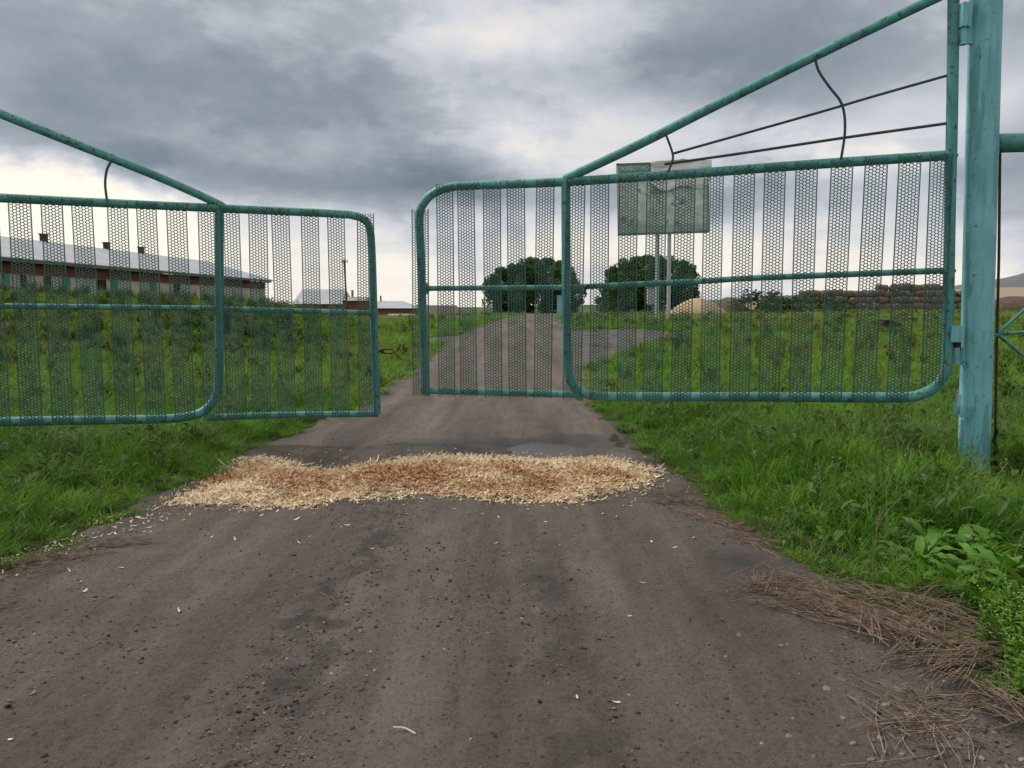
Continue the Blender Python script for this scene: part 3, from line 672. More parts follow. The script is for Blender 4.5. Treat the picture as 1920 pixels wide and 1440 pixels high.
e4 = hut('barn', 'dark brown roofed barn low behind the end of right leaf', 190, 764, 863, 572, 590, 597, 14, 'dark', 'slate', .22)
e5 = hut('lean_to', 'low grey lean-to roof in front of the brick house', 125, 724, 778, 588.5, 592, 596, 3, 'dark', 'grey', .1)
# pale boards fence in front
wf = empty('board_fence', (*on_y(640, 592, 100)[:2], float(H(on_y(640, 592, 100)[0], 100))), 'pale low board fence in front of the brick hut', 'fence')
ow = np.array(wf.location)
for i in range(11):
    px = 608+i*6.3; b = MB(); p0, p1 = on_y(px, 602, 100)-ow, on_y(px, 588.5+.8*(i % 2), 100)-ow; b.box((p0+p1)/2, (.40, .04, p1[2]-p0[2])); b.build('board', M['wash' if i % 3 else 'grey'], wf)
b = MB(); b.box(on_y(640, 593, 100.05)-ow, (4.6, .05, .10)); b.build('rail', M['grey'], wf)
up = empty('utility_pole', (*on_y(650, 590, 105)[:2], float(H(on_y(650, 590, 105)[0], 105))), 'thin wooden utility pole with a short crossarm above the brick hut', 'pole')
ou = np.array(up.location)
b = MB(); b.tube([on_y(652, 600, 105)-ou, on_y(645, 486, 105)-ou], [.14, .10], 8); b.build('shaft', M['bark'], up, True)
b = MB(); b.box(on_y(646, 491, 104.9)-ou, (.9, .12, .12)); b.build('crossarm', M['bark'], up)
for dx in (-.35, 0, .35):
    b = MB(); b.tube([on_y(646, 490, 104.9)-ou+np.array([dx, 0, 0]), on_y(646, 490, 104.9)-ou+np.array([dx, 0, .25])], .06, 6); b.build('insulator', M['pole'], up)
# white gateposts far between the tree clumps, transformer box
we = empty('railing', (*on_y(1107, 577, 140)[:2], float(H(on_y(1107, 577, 140)[0], 140))), 'short white railing in the gap between the two tree clumps', 'railing'); owe = np.array(we.location)
b = MB(); b.box(on_y(1107, 573, 140)-owe, (2.2, .1, .16)); b.build('rail', M['wash'], we)
for px in (1097, 1103, 1110, 1117):
    b = MB(); b.box(on_y(px, 577, 140)-owe, (.16, .12, .9)); b.build('baluster', M['wash'], we)
tb = empty('transformer_box', (*on_y(1221, 575, 95)[:2], float(H(on_y(1221, 575, 95)[0], 95))), 'grey metal electrical cabinet on legs below the billboard', 'cabinet'); otb = np.array(tb.location)
b = MB(); p0, p1 = on_y(1221, 540, 95)-otb, on_y(1221, 571, 95)-otb; b.box((p0+p1)/2, (.95, .8, p0[2]-p1[2])); b.build('box', M['pole'], tb)
b = MB(); b.box((p0[0], 0, p0[2]+.05), (1.15, 1, .08)); b.build('lid', M['grey'], tb)
for sx in (-.35, .35):
    b = MB(); b.box((p0[0]+sx, 0, p1[2]/2), (.1, .1, p1[2]+.2)); b.build('leg', M['grey'], tb)

# ------------------------------------------------------------------ trees
def crown_mesh(name, seed, h, w, n, mat, size=.30, base=.12, top=1.0):
    r = np.random.default_rng(seed); V, Fs = [], []
    k = 34; cl = []
    for i in range(k):
        t_ = r.uniform(base, .97); prof = (math.sin(pi*min(1, (t_-base*.3)/(1.02-base*.3))**.85))**.6; a = r.uniform(0, 2*pi); q = r.uniform(.2, .85)*w/2*prof
        cl.append((q*cos(a), q*sin(a), t_*h, r.uniform(.10, .21)*w*(.6+.5*prof)))
    C = np.array(cl); ids = r.integers(0, k, n)
    d = r.normal(size=(n, 3)); d /= np.linalg.norm(d, axis=1)[:, None]; rad = r.uniform(.45, 1.0, n)**.5
    P_ = C[ids, :3]+d*(C[ids, 3]*rad)[:, None]*np.array([1, 1, 1.1])
    a = r.normal(size=(n, 3)); a /= np.linalg.norm(a, axis=1)[:, None]; b_ = np.cross(a, d+r.normal(size=(n, 3))*.6); b_ /= np.linalg.norm(b_, axis=1)[:, None]+1e-9
    s_ = r.uniform(.6, 1.3, n)[:, None]*size/2
    Q = np.stack([P_-a*s_, P_+b_*s_*.6, P_+a*s_, P_-b_*s_*.6], 1).reshape(-1, 3)
    return npmesh(name, Q, np.arange(n*4).reshape(n, 4), mat)
def trunk_mesh(seed, h, r0):
    rr_ = random.Random(seed); b = MB(); lean = rr_.uniform(-.3, .3)
    b.tube(spline([(0, 0, -.3), (lean*.3, 0, h*.3), (lean, 0, h*.85)], 4), [r0*(1-.7*i/8) for i in range(9)], 7)
    for k in range(7):
        a = rr_.uniform(0, 2*pi); z0 = h*rr_.uniform(.2, .6); b.tube([(lean*z0/h, 0, z0), (cos(a)*h*.13, sin(a)*h*.13, z0+h*.16), (cos(a)*h*.18, sin(a)*h*.18, z0+h*.27)], [r0*.4, r0*.25, r0*.08], 5)
    me = bpy.data.meshes.new('trunk'); me.from_pydata(b.v, [], b.f); me.materials.append(M['bark']); me.update(); return me
CR = [crown_mesh('crown', 100+i, 10, 7.0, 7000, M['tree'], .44, .03) for i in range(4)]; TK = [trunk_mesh(i, 10, .2) for i in range(4)]
def tree(px, ytop, Y, label, group, i, wide=1.0, low=588):
    p = on_y(px, 588, Y); gz = float(H(p[0], Y)); h = (on_y(px, ytop, Y)[2]-gz)*1.05
    e = empty('tree', (p[0], Y, gz), label, 'tree', group, random.uniform(0, 6)); s_ = h/10
    for nm, me in (('trunk', TK[i % 4]), ('crown', CR[i % 4])):
        o = bpy.data.objects.new(nm, me); link(o, e); o.scale = (s_*wide, s_*wide, s_)
ordn = ['first', 'second', 'third', 'fourth', 'fifth', 'sixth', 'seventh', 'eighth', 'ninth', 'tenth', 'eleventh']
for i, (px, yt) in enumerate([(926, 520), (941, 508), (958, 501), (978, 496), (1000, 492), (1024, 492), (1046, 496), (1064, 510), (1078, 528)]):
    tree(px, yt, 128+(i*37 % 11), f'dark leafy tree, {ordn[i]} from the left in the clump at the end of the road', 'trees in the clump at the road end', i)
for i, (px, yt) in enumerate([(1134, 536), (1148, 508), (1168, 494), (1190, 490), (1214, 487), (1238, 487), (1260, 489), (1280, 497), (1296, 520)]):
    tree(px, yt, 124+(i*29 % 11), f'dark leafy tree, {ordn[i]} from the left in the clump behind the billboard poles', 'trees in the clump behind the billboard', i+1)
BU = [crown_mesh('foliage', 200+i, 1.0, 1.3, 420, M['bush'], .13, .02) for i in range(3)]
def bush(px, py, Y, w, h, label, i, mat=None):
    p = on_y(px, py, Y); gz = float(H(p[0], Y)); e = empty('bush', (p[0], Y, gz-.05), label, 'bush')
    o = bpy.data.objects.new('foliage', BU[i % 3]); link(o, e); o.scale = (w/1.3, w/1.3, h); o.rotation_euler = (0, 0, random.uniform(0, 6))
    b = MB(); b.tube([(0, 0, -.1), (.05, 0, h*.5)], .04, 5); b.build('stem', M['bark'], e)
bush(1152, 590, 80, 2.4, 1.7, 'light green bush at the foot of the trees left of the billboard poles', 0)
for i, (px, w, h) in enumerate([(1408, 5.0, 2.5), (1450, 4.8, 2.4), (1500, 4.8, 2.2), (1545, 4.4, 2.1), (1585, 3.2, 1.5)]):
    bush(px, 580, 92, w, h, f'low dark bush before the stacked bales, {ordn[i]} from the left', i)

# ------------------------------------------------------------------ heaps, bales, lump, log
def heap(name, px, Y, w, h, dpt, mt, label, cat):
    p = on_y(px, 585, Y); gz = float(H(p[0], Y)); n_ = 28; u_, v_ = np.meshgrid(np.linspace(-1, 1, n_), np.linspace(-1, 1, n_)); r2 = np.hypot(u_, v_)
    zz_ = h*np.clip(1-r2**2.3, -.2, 1)*(.8+.4*fbm(u_*2+px, v_*2, 61))
    o = bpy.data.objects.new(name, npmesh(name, np.stack([u_*w/2, v_*dpt/2, zz_], -1).reshape(-1, 3), grid_faces(n_, n_), M[mt], True)); link(o); o.location = (p[0], Y, gz-.05)
    return tag(o, label, cat)
M['sand'] = simple('pale_sand', (.38, .28, .18), (.48, .36, .24), .9, .95)
M['manure'] = simple('brown_heap', (.10, .075, .06), (.16, .12, .095), 1.5, .95, bs=.7, bd=.2)
heap('sand_pile', 1308, 92, 7.2, 1.8, 5, 'sand', 'pale sand pile right of the billboard poles', 'sand pile')
heap('brown_heap', 1368, 97, 4.6, 1.9, 4, 'manure', 'low brown heap beside the pale sand pile', 'heap')
heap('brown_heap', 1905, 105, 13.0, 1.9, 4, 'manure', 'dark brown heap on the skyline right of the gate post', 'heap')
M['hay'] = simple('weathered_hay', (.115, .085, .068), (.20, .152, .12), 2.5, .95, bs=.8, bd=.08, world=False)
b = MB()
for i_ in range(2): pass
n_ = 16; prof = [(-.85, .50), (-.80, .58), (-.4, .60), (0, .59), (.4, .60), (.80, .58), (.85, .50)]
Vb = [(x_, r_*cos(2*pi*k/n_)*(1+.03*sin(3*k)), r_*sin(2*pi*k/n_)) for x_, r_ in prof for k in range(n_)]
Fb = [(i*n_+k, i*n_+(k+1) % n_, (i+1)*n_+(k+1) % n_, (i+1)*n_+k) for i in range(len(prof)-1) for k in range(n_)]+[tuple(range(n_-1, -1, -1)), tuple((len(prof)-1)*n_+k for k in range(n_))]
bale_me = npmesh('hay_bale', Vb, Fb, M['hay'], True)
YBL = 120
for row in range(4):
    for cidx in range(20):
        px = 1428+cidx*19.5+(row % 2)*9+random.uniform(-2, 2)
        topy = np.interp(px, [1420, 1500, 1570, 1640, 1700, 1740, 1765, 1800], [551, 546, 541, 534, 531, 524, 524, 545])
        p = on_y(px, 585, YBL+row*.5); gz = float(H(p[0], YBL)); zc = gz+.5+row*1.0+random.uniform(-.1, .1)
        if zc+.6 > on_y(px, topy-3, YBL)[2]: continue
        o = bpy.data.objects.new('hay_bale', bale_me); link(o); o.location = (p[0], YBL+row*.45+random.uniform(-.2, .2), zc); o.rotation_euler = (random.uniform(0, 6), random.uniform(-.12, .12), random.gauss(0, .32)+(pi/2 if random.random() < .16 else 0)); s_ = random.uniform(.92, 1.08); o.scale = (s_, s_, s_)
        tag(o, 'brown weathered round hay bale in the long stack beyond the right leaf', 'hay bale', 'stacked round hay bales')
M['lump'] = simple('charred_block', (.012, .013, .015), (.03, .03, .032), 5, .8)
p = ground_hit(1668, 619); b = MB()
b.add([(-.45, -.25, -.1), (.45, -.25, -.1), (.45, .3, -.1), (-.45, .3, -.1), (-.40, -.2, .48), (.38, -.22, .36), (.42, .26, .38), (-.38, .28, .52), (0, -.27, .45), (.0, .3, .47)], [(0, 1, 5, 8, 4), (1, 2, 6, 5), (2, 3, 7, 9, 6), (3, 0, 4, 7), (4, 8, 9, 7), (8, 5, 6, 9), (0, 3, 2, 1)])
o = b.build('black_block', M['lump']); o.location = p; tag(o, 'black charred block lying in the grass behind the right leaf', 'block')
p = ground_hit(1716, 604); b = MB(); b.tube(spline([(-.9, 0, .12), (-.2, .05, .2), (.5, 0, .12), (.95, .1, .06)], 4), [.07+.02*(i % 3) for i in range(13)], 8); b.tube([(-.5, 0, .18), (-.65, -.05, .5)], .03, 6)
o = b.build('fallen_log', M['bark'], None, True); o.location = p; tag(o, 'dark fallen log in the grass right of the charred block', 'log')

# far dark hills
hv = []; 
for i in range(60):
    az_ = R(8)+R(40)*i/59; r_ = 2600; zt = 14+ (62*sm(R(26), R(36), az_)+24*sm(R(10), R(24), az_))*(.85+.3*float(fbm(i*.25, 3.0, 71)))
    for rr_, z_ in ((2350, -5), (2500, zt*.7), (r_, zt), (2800, zt*.8), (3100, -8)): hv.append((sin(az_)*rr_, cos(az_)*rr_, z_+12))
M['hill'] = simple('dark_far_hills', (.10, .115, .125), (.13, .145, .15), .004, .95)
link(tag(bpy.data.objects.new('hills', npmesh('hills', hv, grid_faces(60, 5), M['hill'], True)), 'low dark hills on the right skyline', kind='structure'))

# ------------------------------------------------------------------ grass and weed clumps
def blade(V, Fs, x, y, a, h, w, lean, bend, segs=4, z0=-.02):
    b0 = len(V); ca, sa = cos(a), sin(a)
    for i in range(segs+1):
        t_ = i/segs; out_ = lean*t_*h+bend*h*t_*t_; up_ = h*(t_-.42*abs(bend)*t_*t_*t_); ww = w*(1-t_**1.6)*.5
        px_, py_ = x+ca*out_, y+sa*out_
        if i == segs: V.append((px_, py_, z0+up_))
        else: V.append((px_-sa*ww, py_+ca*ww, z0+up_)); V.append((px_+sa*ww, py_-ca*ww, z0+up_))
    for i in range(segs-1): Fs.append((b0+2*i, b0+2*i+1, b0+2*i+3, b0+2*i+2))
    Fs.append((b0+2*segs-2, b0+2*segs-1, b0+2*segs))
def leaf(V, Fs, base, az_, L_, w, pitch, droop, fold=.25, wav=0.0, segs=6):
    """a broad leaf: midrib curve from base, three verts across"""
    b0 = len(V); d = np.array([cos(az_), sin(az_), 0]); sd_ = np.array([-sin(az_), cos(az_), 0]); p = np.array(base, float); pt = pitch
    for i in range(segs+1):
        t_ = i/segs; ww = w*.5*(sin(pi*min(1, t_*.92+.06))**.75)*(1 if t_ < .98 else .2)
        n_ = np.array([-cos(az_)*sin(pt), -sin(az_)*sin(pt), cos(pt)])
        wv = wav*sin(i*2.4+az_*5)*w
        V.append(tuple(p-sd_*ww+n_*(fold*ww+wv))); V.append(tuple(p)); V.append(tuple(p+sd_*ww+n_*(fold*ww-wv)))
        p = p+(d*cos(pt)+np.array([0, 0, 1])*sin(pt))*L_/segs; pt -= droop/segs
    for i in range(segs):
        for k in (0, 1): Fs.append((b0+3*i+k, b0+3*i+k+1, b0+3*i+k+4, b0+3*i+k+3))
def clump(name, seed, nb, rad, h, w, mat, bendr=(.2, .8), seeds=0, leaves=0, segs=4, dry=0):
    r = random.Random(seed); V, Fs, mi = [], [], []
    for i in range(nb):
        a = r.uniform(0, 2*pi); q = rad*math.sqrt(r.random()); hh = h*r.uniform(.45, 1.1)
        blade(V, Fs, q*cos(a), q*sin(a), r.uniform(0, 2*pi), hh, w*r.uniform(.7, 1.3), r.uniform(.05, .35), r.uniform(*bendr), segs)
        mi += [2 if i < dry else 0]*(len(Fs)-len(mi))
    for i in range(leaves):
        a = r.uniform(0, 2*pi); q = rad*r.random(); leaf(V, Fs, (q*cos(a), q*sin(a), r.uniform(.02, .5)*h), r.uniform(0, 2*pi), r.uniform(.05, .11)*h/.3, r.uniform(.02, .045)*h/.3, r.uniform(.1, 1.0), r.uniform(.4, 1.4), segs=3)
        mi += [0]*(len(Fs)-len(mi))
    for i in range(seeds):
        a = r.uniform(0, 2*pi); q = rad*r.random(); hh = h*r.uniform(1.25, 1.75); az_ = r.uniform(0, 2*pi); blade(V, Fs, q*cos(a), q*sin(a), az_, hh, .0035, .12, .12, 4)
        for k in range(9):
            t_ = .78+.022*k; blade(V, Fs, q*cos(a)+cos(az_)*(.12*t_+.12*t_*t_)*hh, q*sin(a)+sin(az_)*(.12*t_+.12*t_*t_)*hh, r.uniform(0, 6.3), .035, .006, .9, .4, 2, hh*t_*.96)
        mi += [1]*(len(Fs)-len(mi))
    me = bpy.data.meshes.new(name); me.from_pydata(V, [], Fs)
    for m_ in (mat, M['seed'], M['dry']): me.materials.append(m_)
    me.polygons.foreach_set('material_index', mi); me.update(); return bpy.data.objects.new(name, me)
def weed(name, seed, h, mat, flower=None, n=5):
    """upright leafy stems"""
    r = random.Random(seed); V, Fs, mi = [], [], []
    for s_ in range(n):
        a0 = r.uniform(0, 6.3); q = r.uniform(0, .10)*h/.5; hh = h*r.uniform(.6, 1.1); lean = r.uniform(0, .3); az_ = r.uniform(0, 6.3)
        blade(V, Fs, q*cos(a0), q*sin(a0), az_, hh, .010, lean, .05, 3); mi += [0]*(len(Fs)-len(mi))
        for k in range(11):
            t_ = .12+.08*k; o_ = (q*cos(a0)+cos(az_)*lean*t_*hh, q*sin(a0)+sin(az_)*lean*t_*hh, hh*t_); leaf(V, Fs, o_, r.uniform(0, 6.3), h*r.uniform(.12, .24)*(1.15-.6*t_), h*r.uniform(.04, .08), r.uniform(.1, .9), r.uniform(.4, 1.2), segs=3)
        mi += [0]*(len(Fs)-len(mi))
        if flower:
            for k in range(2):
                o_ = (q*cos(a0)+cos(az_)*lean*hh+r.gauss(0, .03), q*sin(a0)+sin(az_)*lean*hh+r.gauss(0, .03), hh*r.uniform(.85, 1.08)); b0 = len(V); s2 = .006
                V.extend([(o_[0]-s2, o_[1], o_[2]), (o_[0], o_[1]-s2, o_[2]+s2*.5), (o_[0]+s2, o_[1], o_[2]), (o_[0], o_[1]+s2, o_[2]+s2*.5)]); Fs.append((b0, b0+1, b0+2, b0+3))
            mi += [1]*(len(Fs)-len(mi))
    me = bpy.data.meshes.new(name); me.from_pydata(V, [], Fs); me.materials.append(mat); me.materials.append(flower or mat); me.polygons.foreach_set('material_index', mi); me.update()
    return bpy.data.objects.new(name, me)
g0 = M['grass']; g1 = M['grass2']
near_src = source('near_grass_source', [
    clump('a0', 1, 46, .13, .34, .0085, g0), clump('a1', 2, 46, .13, .30, .0080, g0, (.3, 1.0)), clump('a2', 3, 40, .12, .40, .0085, g0, (.3, 1.1), 0),
    clump('a3', 4, 34, .12, .26, .0075, g1, (.2, .8), 1, 0, 4, 4), clump('a4', 5, 22, .13, .20, .007, M['herb'], (.2, .7), 0, 26), clump('a5', 6, 50, .15, .16, .006, g0, (.3, .9), 0, 8),
    weed('a6', 7, .34, M['herb']), weed('a7', 8, .30, M['weed'], M['white']), clump('a8', 9, 40, .13, .38, .0095, g0, (.6, 1.3)), clump('a9', 10, 16, .16, .52, .011, M['herb'], (.5, 1.2), 0, 6, 6)])
mid_src = source('mid_grass_source', [
    clump('b0', 21, 40, .24, .36, .016, g0, (.2, .8), 0, 0, 3), clump('b1', 22, 40, .24, .34, .016, g0, (.3, 1.), 0, 0, 3), clump('b2', 23, 36, .24, .38, .015, g1, (.2, .8), 2, 0, 3),
    clump('b3', 24, 36, .26, .30, .016, g1, (.2, .7), 0, 0, 3), weed('b4', 25, .6, M['weed'], None, 6), weed('b5', 26, .7, M['weed'], None, 7), weed('b6', 27, .5, M['bush'], M['white'], 6)])
def place(P_, rs, tilt=.12):
    n = len(P_); rot = np.stack([RNG.normal(0, tilt, n), RNG.normal(0, tilt, n), RNG.uniform(0, 2*pi, n)], -1); return rot
def samp(n, y0, y1, k=.80, pw=1.0):
    u = RNG.random(n); y = (y0**pw+u*(y1**pw-y0**pw))**(1/pw) if pw else y0*(y1/y0)**u
    x = RNG.uniform(-1, 1, n)*(k*y+1.0); return x, y
def pick(n, p): return RNG.choice(len(p), n, p=np.array(p)/sum(p))
def grass_mask(x, y):
    ri_ = road_in(x, y); m_ = (ri_ < -.02+.10*(RNG.random(len(x))-.5))
    m_ &= (pdist(TRACK_R, x, y) < 0) & (pdist(TRACK_L, x, y) < 0)
    m_ &= ~((pdist(STRAW, x, y) > .02) & (RNG.random(len(x)) < np.where(-ri_ > .42, .35, .90)))
    m_ &= np.hypot(x-o3[0], y-YP) > .17
    m_ &= ~((np.abs(x-o3[0]+.02) < .30) & (y < YP) & (y > YP-1.3) & (RNG.random(len(x)) < .86))
    for dx_, dy_ in DOCKS: m_ &= ~((np.hypot(x-dx_, y-dy_) < .17) & (RNG.random(len(x)) < .72))
    return m_, -ri_
dl = [(1722, 1052, 12, .26, 'broad leaved dock plant with a spoon leaf reaching over the dry stalks'), (1668, 1012, 7, .18, 'dock plant in the grass left of the spoon leaved one'),
      (1800, 1030, 12, .27, 'dock plant with wide glossy leaves between its neighbours below the post'), (1880, 1090, 12, .30, 'large dock plant at the right frame edge above the lime weeds'),
      (1905, 1030, 10, .26, 'dock plant behind the large one at the right frame edge'), (1760, 985, 9, .22, 'small dock plant in front of the gate post'), (1840, 1085, 9, .24, 'dock plant beside the dry stalk heap')]
dl += [(1690, 1000, 10, .24, 'dock plant close behind the spoon leaved one'), (1745, 1025, 11, .25, 'dock plant just right of the spoon leaved one'), (1830, 990, 10, .24, 'dock plant in tall grass right of the gate post foot'),
       (1865, 1045, 11, .27, 'dock plant in the middle of the right hand patch'), (1930, 1130, 11, .30, 'dock plant cut by the right frame edge'), (1545, 1010, 3, .12, 'small dock plant alone in the left of the verge'), (1480, 870, 6, .2, 'dock plant with pale leaves near the road edge below the right leaf'), (1790, 1085, 8, .22, 'dock plant bending over the upper dry stalks'), (1900, 960, 9, .25, 'rearmost dock plant at the right frame edge')]
DOCKS = [on_z(d[0], d[1], 0)[:2]-np.array([0, .05]) for d in dl]
# near
x, y = samp(15000, 2.2, 13, .78, 1.8); m_, e_ = grass_mask(x, y); x, y, e_ = x[m_], y[m_], e_[m_]
ins = pdist(STRAW, x, y) > -.12
front = (np.abs(x-o3[0]+.02) < .32) & (y < YP) & (y > YP-1.3); tall = np.where((x > .5) & (y < 8) & (y > 4.7) & ~front, 1.22, 1.0)*np.where((x > 1.2) & (y < 4.7), .8, 1.0)*np.where(front, .45, 1.0)
hs = (.42+.62*sm(.05, 1.1, e_))*tall*RNG.uniform(.75, 1.25, len(x))*np.where(x < 0, .95, 1.0)*(.45+1.05*fbm(x*1.1, y*1.1, 81))*(.8+.4*vn(x*4, y*4, 82))
ix = pick(len(x), [2.6, 2.6, 2.2, 1.0, 1.3, 2.0, 1.1, .12, 2.4, 1.7]); low = e_ < .25; ix = np.where(ins, pick(len(x), [0, 0, 0, 0, 3, 1, 1, .05, 0, 0]), ix); hs = np.where(ins, hs*.8, hs); ix = np.where(low & (RNG.random(len(x)) < .6), pick(len(x), [0, 0, 0, 0, 2, 3, .6, .06, 0, 0]), ix)
scatter('grass', np.stack([x, y, H(x, y)], -1), place(x, 0), np.stack([np.clip(hs, .5, .95)]*2+[hs], -1), ix, near_src, 'lush green verge grass along both sides of the road', 'grass')
# middle
x, y = samp(17000, 11, 46, .76, 1.15); m_, e_ = grass_mask(x, y); x, y, e_ = x[m_], y[m_], e_[m_]
berm = (x < -5.2) & (x/y < -.265) & (y > 17.5) & (y < 40); pat = fbm(x*.22, y*.22, 83)
ix = np.where(berm & (y > 19.5), np.where((pat > .5) & (y < 25), pick(len(x), [1.6, 1.2, 2.6, 2.2, .6, .15, .6]), pick(len(x), [2.4, 2.2, 1.2, .7, 1.1, .5, 1.3])), np.where(pat > .55, pick(len(x), [.8, .8, 2, 3, .15, 0, .2]), pick(len(x), [3, 3, 1, .6, .2, .05, .2])))
hs = (.55+.5*sm(.05, 1.5, e_))*RNG.uniform(.7, 1.25, len(x))*np.where(berm, .74, .85); ws = 1.0+.02*(y-11)
scatter('meadow_grass', np.stack([x, y, H(x, y)-.02], -1), place(x, 0), np.stack([ws, ws, hs], -1), ix, mid_src, 'meadow grass and weeds beyond the gate', 'grass')
# far
x, y = samp(12000, 44, 135, .74, 1.0); m_, e_ = grass_mask(x, y); x, y = x[m_], y[m_]
pat = fbm(x*.06, y*.06, 85); ix = np.where(pat > .5, pick(len(x), [.6, .6, 2, 3, .15, .0, .1]), pick(len(x), [2, 2, 1, 1, .25, .0, .2])); hs = RNG.uniform(.55, 1.1, len(x))*np.where((x < -6), .75, 1.0); ws = RNG.uniform(2.0, 3.4, len(x))
scatter('far_grass', np.stack([x, y, H(x, y)-.03], -1), place(x, 0, .05), np.stack([ws, ws, hs], -1), ix, mid_src, 'far meadow grass before the tree clumps', 'grass')

# ------------------------------------------------------------------ dock plants, flowering weeds, single stalks
def dock(px, py, n, L_, label, seed):
    r = random.Random(seed); p = on_z(px, py, 0.03); p[2] = float(H(p[0], p[1])); e = empty('dock_plant', p, label, 'plant', 'broad leaved dock plants')
    for k in range(n+5):
        V, Fs = [], []; az_ = k*2.4+r.uniform(-.3, .3); pitch = r.uniform(.45, 1.25)
        ln = L_*.84*r.uniform(.55, 1.15); st = ln*.30; bp = np.array([0, 0, .0]); ep = bp+np.array([cos(az_)*cos(pitch), sin(az_)*cos(pitch), sin(pitch)])*st
        b = MB(); b.tube([bp-np.array([0, 0, .03]), ep], [.004, .003], 5)
        leaf(V, Fs, ep, az_, ln, ln*r.uniform(.30, .40), pitch, r.uniform(.7, 1.7), .22, .09, 9)
        b.add(V, Fs); o = b.build('leaf', M['dock'], e, True); o.modifiers.clear()
for i, d in enumerate(dl): dock(*d, 300+i)
for i, (px, py, lb) in enumerate([(1885, 1190, 'lime green weed with tiny yellow flowers under the large dock'), (1905, 1265, 'lime green weed with tiny yellow flowers at the lower right edge'), (1850, 1210, 'smaller lime weed beside the dry stalks'), (1935, 1215, 'lime weed tall at the far right border'), (1925, 1330, 'lowest lime weed near the bottom right corner')]):
    p = on_z(px, py, 0); p[2] = float(H(p[0], p[1])); e = empty('flowering_weed', p, lb, 'plant', 'lime weeds with yellow flowers')
    q = weed('foliage', 500+i, .27, M['lime'], M['yellow'], 9); link(q, e); q['kind'] = 'stuff'
    b = MB(); b.tube([(0, 0, -.03), (.01, 0, .1), (.02, .01, .2)], .004, 5); b.build('stem', M['lime'], e)
for i, (px, py, h, lb) in enumerate([(1635, 1085, .42, 'tall reddish seed stalk standing alone over the dry heap'), (1812, 1015, .55, 'tall pale grass stalk in front of the gate post'), (1890, 1100, .42, 'bare pale stalk leaning at the right edge'), (1668, 1050, .34, 'thin green stalk near the reddish seed stalk')]):
    p = on_z(px, py, 0); b = MB(); ln = .04+.05*i; tp = spline([(0, 0, -.03), (ln*.3, .01, h*.5), (ln, .02, h)], 5); b.tube(tp, [.0032*(1-.6*k/10) for k in range(11)], 5)
    for k in range(16):
        z_ = h*(.72+.28*k/16); a = k*2.1; b.add([(ln*z_/h, .015, z_), (ln*z_/h+cos(a)*.012, .015+sin(a)*.012, z_+.006), (ln*z_/h+cos(a)*.016, .015+sin(a)*.016, z_+.022)], [(0, 1, 2)])
    o = b.build('seed_stalk', M['dry' if i != 3 else 'herb']); o.location = (p[0], p[1], float(H(p[0], p[1]))); tag(o, lb, 'grass stalk', 'single tall stalks')

# ------------------------------------------------------------------ dry stalk litter
def stalks(name, poly, n, Ls, label, hz, dirs=(0, pi), rad=(.0010, .0030), mat='dry', bundle=11):
    x0, y0 = poly.min(0); x1, y1 = poly.max(0); b = MB(); c_ = 0
    while c_ < n:
        bx0, by0 = random.uniform(x0, x1), random.uniform(y0, y1)
        if float(pdist(poly, np.array([bx0]), np.array([by0]))[0]) < 0: continue
        a0 = random.gauss(*dirs); nb = random.randint(3, 2*bundle); sp = random.uniform(.03, .10); lv = random.random()
        for _ in range(nb):
            c_ += 1; x_, y_ = bx0+random.gauss(0, sp), by0+random.gauss(0, sp*.6); a = a0+random.gauss(0, .22); ln = random.uniform(*Ls)
            z0 = max(float(road_z(np.array([x_]), np.array([y_]))[0])+.012, float(H(x_, y_)))+.002; lift = hz*(.25+.75*lv)
            za, zb, zc = z0+random.random()*lift*.7, z0+random.random()*lift+.006, z0+random.random()*lift*.7
            bx, by = random.gauss(0, .07)*ln, random.gauss(0, .07)*ln; u_, v_ = cos(a)*ln/2, sin(a)*ln/2; r_ = random.uniform(*rad)
            b.tube(spline([(x_-u_, y_-v_, za), (x_+bx, y_+by, zb), (x_+u_, y_+v_, zc)], 3), [r_*(1-.10*k) for k in range(7)], 4, cap=False)
    return tag(b.build(name, M[mat]), label, 'dry stalks', kind='stuff')
stalks('dry_stalk_litter', STRAW, 720, (.08, .52), 'heap of dry brown stalks on the right verge', .10, (2.75, .85), (.0010, .0030))
stalks('dry_stalk_litter', np.array([on_z(*p, 0)[:2] for p in [(1190, 935), (1320, 890), (1345, 925), (1300, 945), (1230, 950)]]), 160, (.10, .35), 'thin dry stalks by the right end of the shavings', .03, (2.9, .35))
stalks('dry_stalk_litter', np.array([on_z(*p, 0)[:2] for p in [(1290, 960), (1400, 950), (1500, 1040), (1470, 1060), (1360, 1010)]]), 260, (.10, .35), 'matted dry stalks along the right road edge', .03, (2.6, .6))
stalks('dry_stalk_litter', np.array([on_z(*p, 0)[:2] for p in [(-60, 1090), (60, 1060), (200, 1010), (300, 990), (260, 1025), (130, 1090), (-60, 1180)]]), 240, (.10, .40), 'dry stalks scattered along the left road edge', .025, (.35, .35))
stalks('dry_stalk_litter', np.array([on_z(*p, 0)[:2] for p in [(1640, 1250), (1760, 1300), (1980, 1440), (1700, 1440), (1560, 1330)]]), 70, (.12, .42), 'sparse dry stalks on the gravel at the lower right', .02, (2.3, .8))

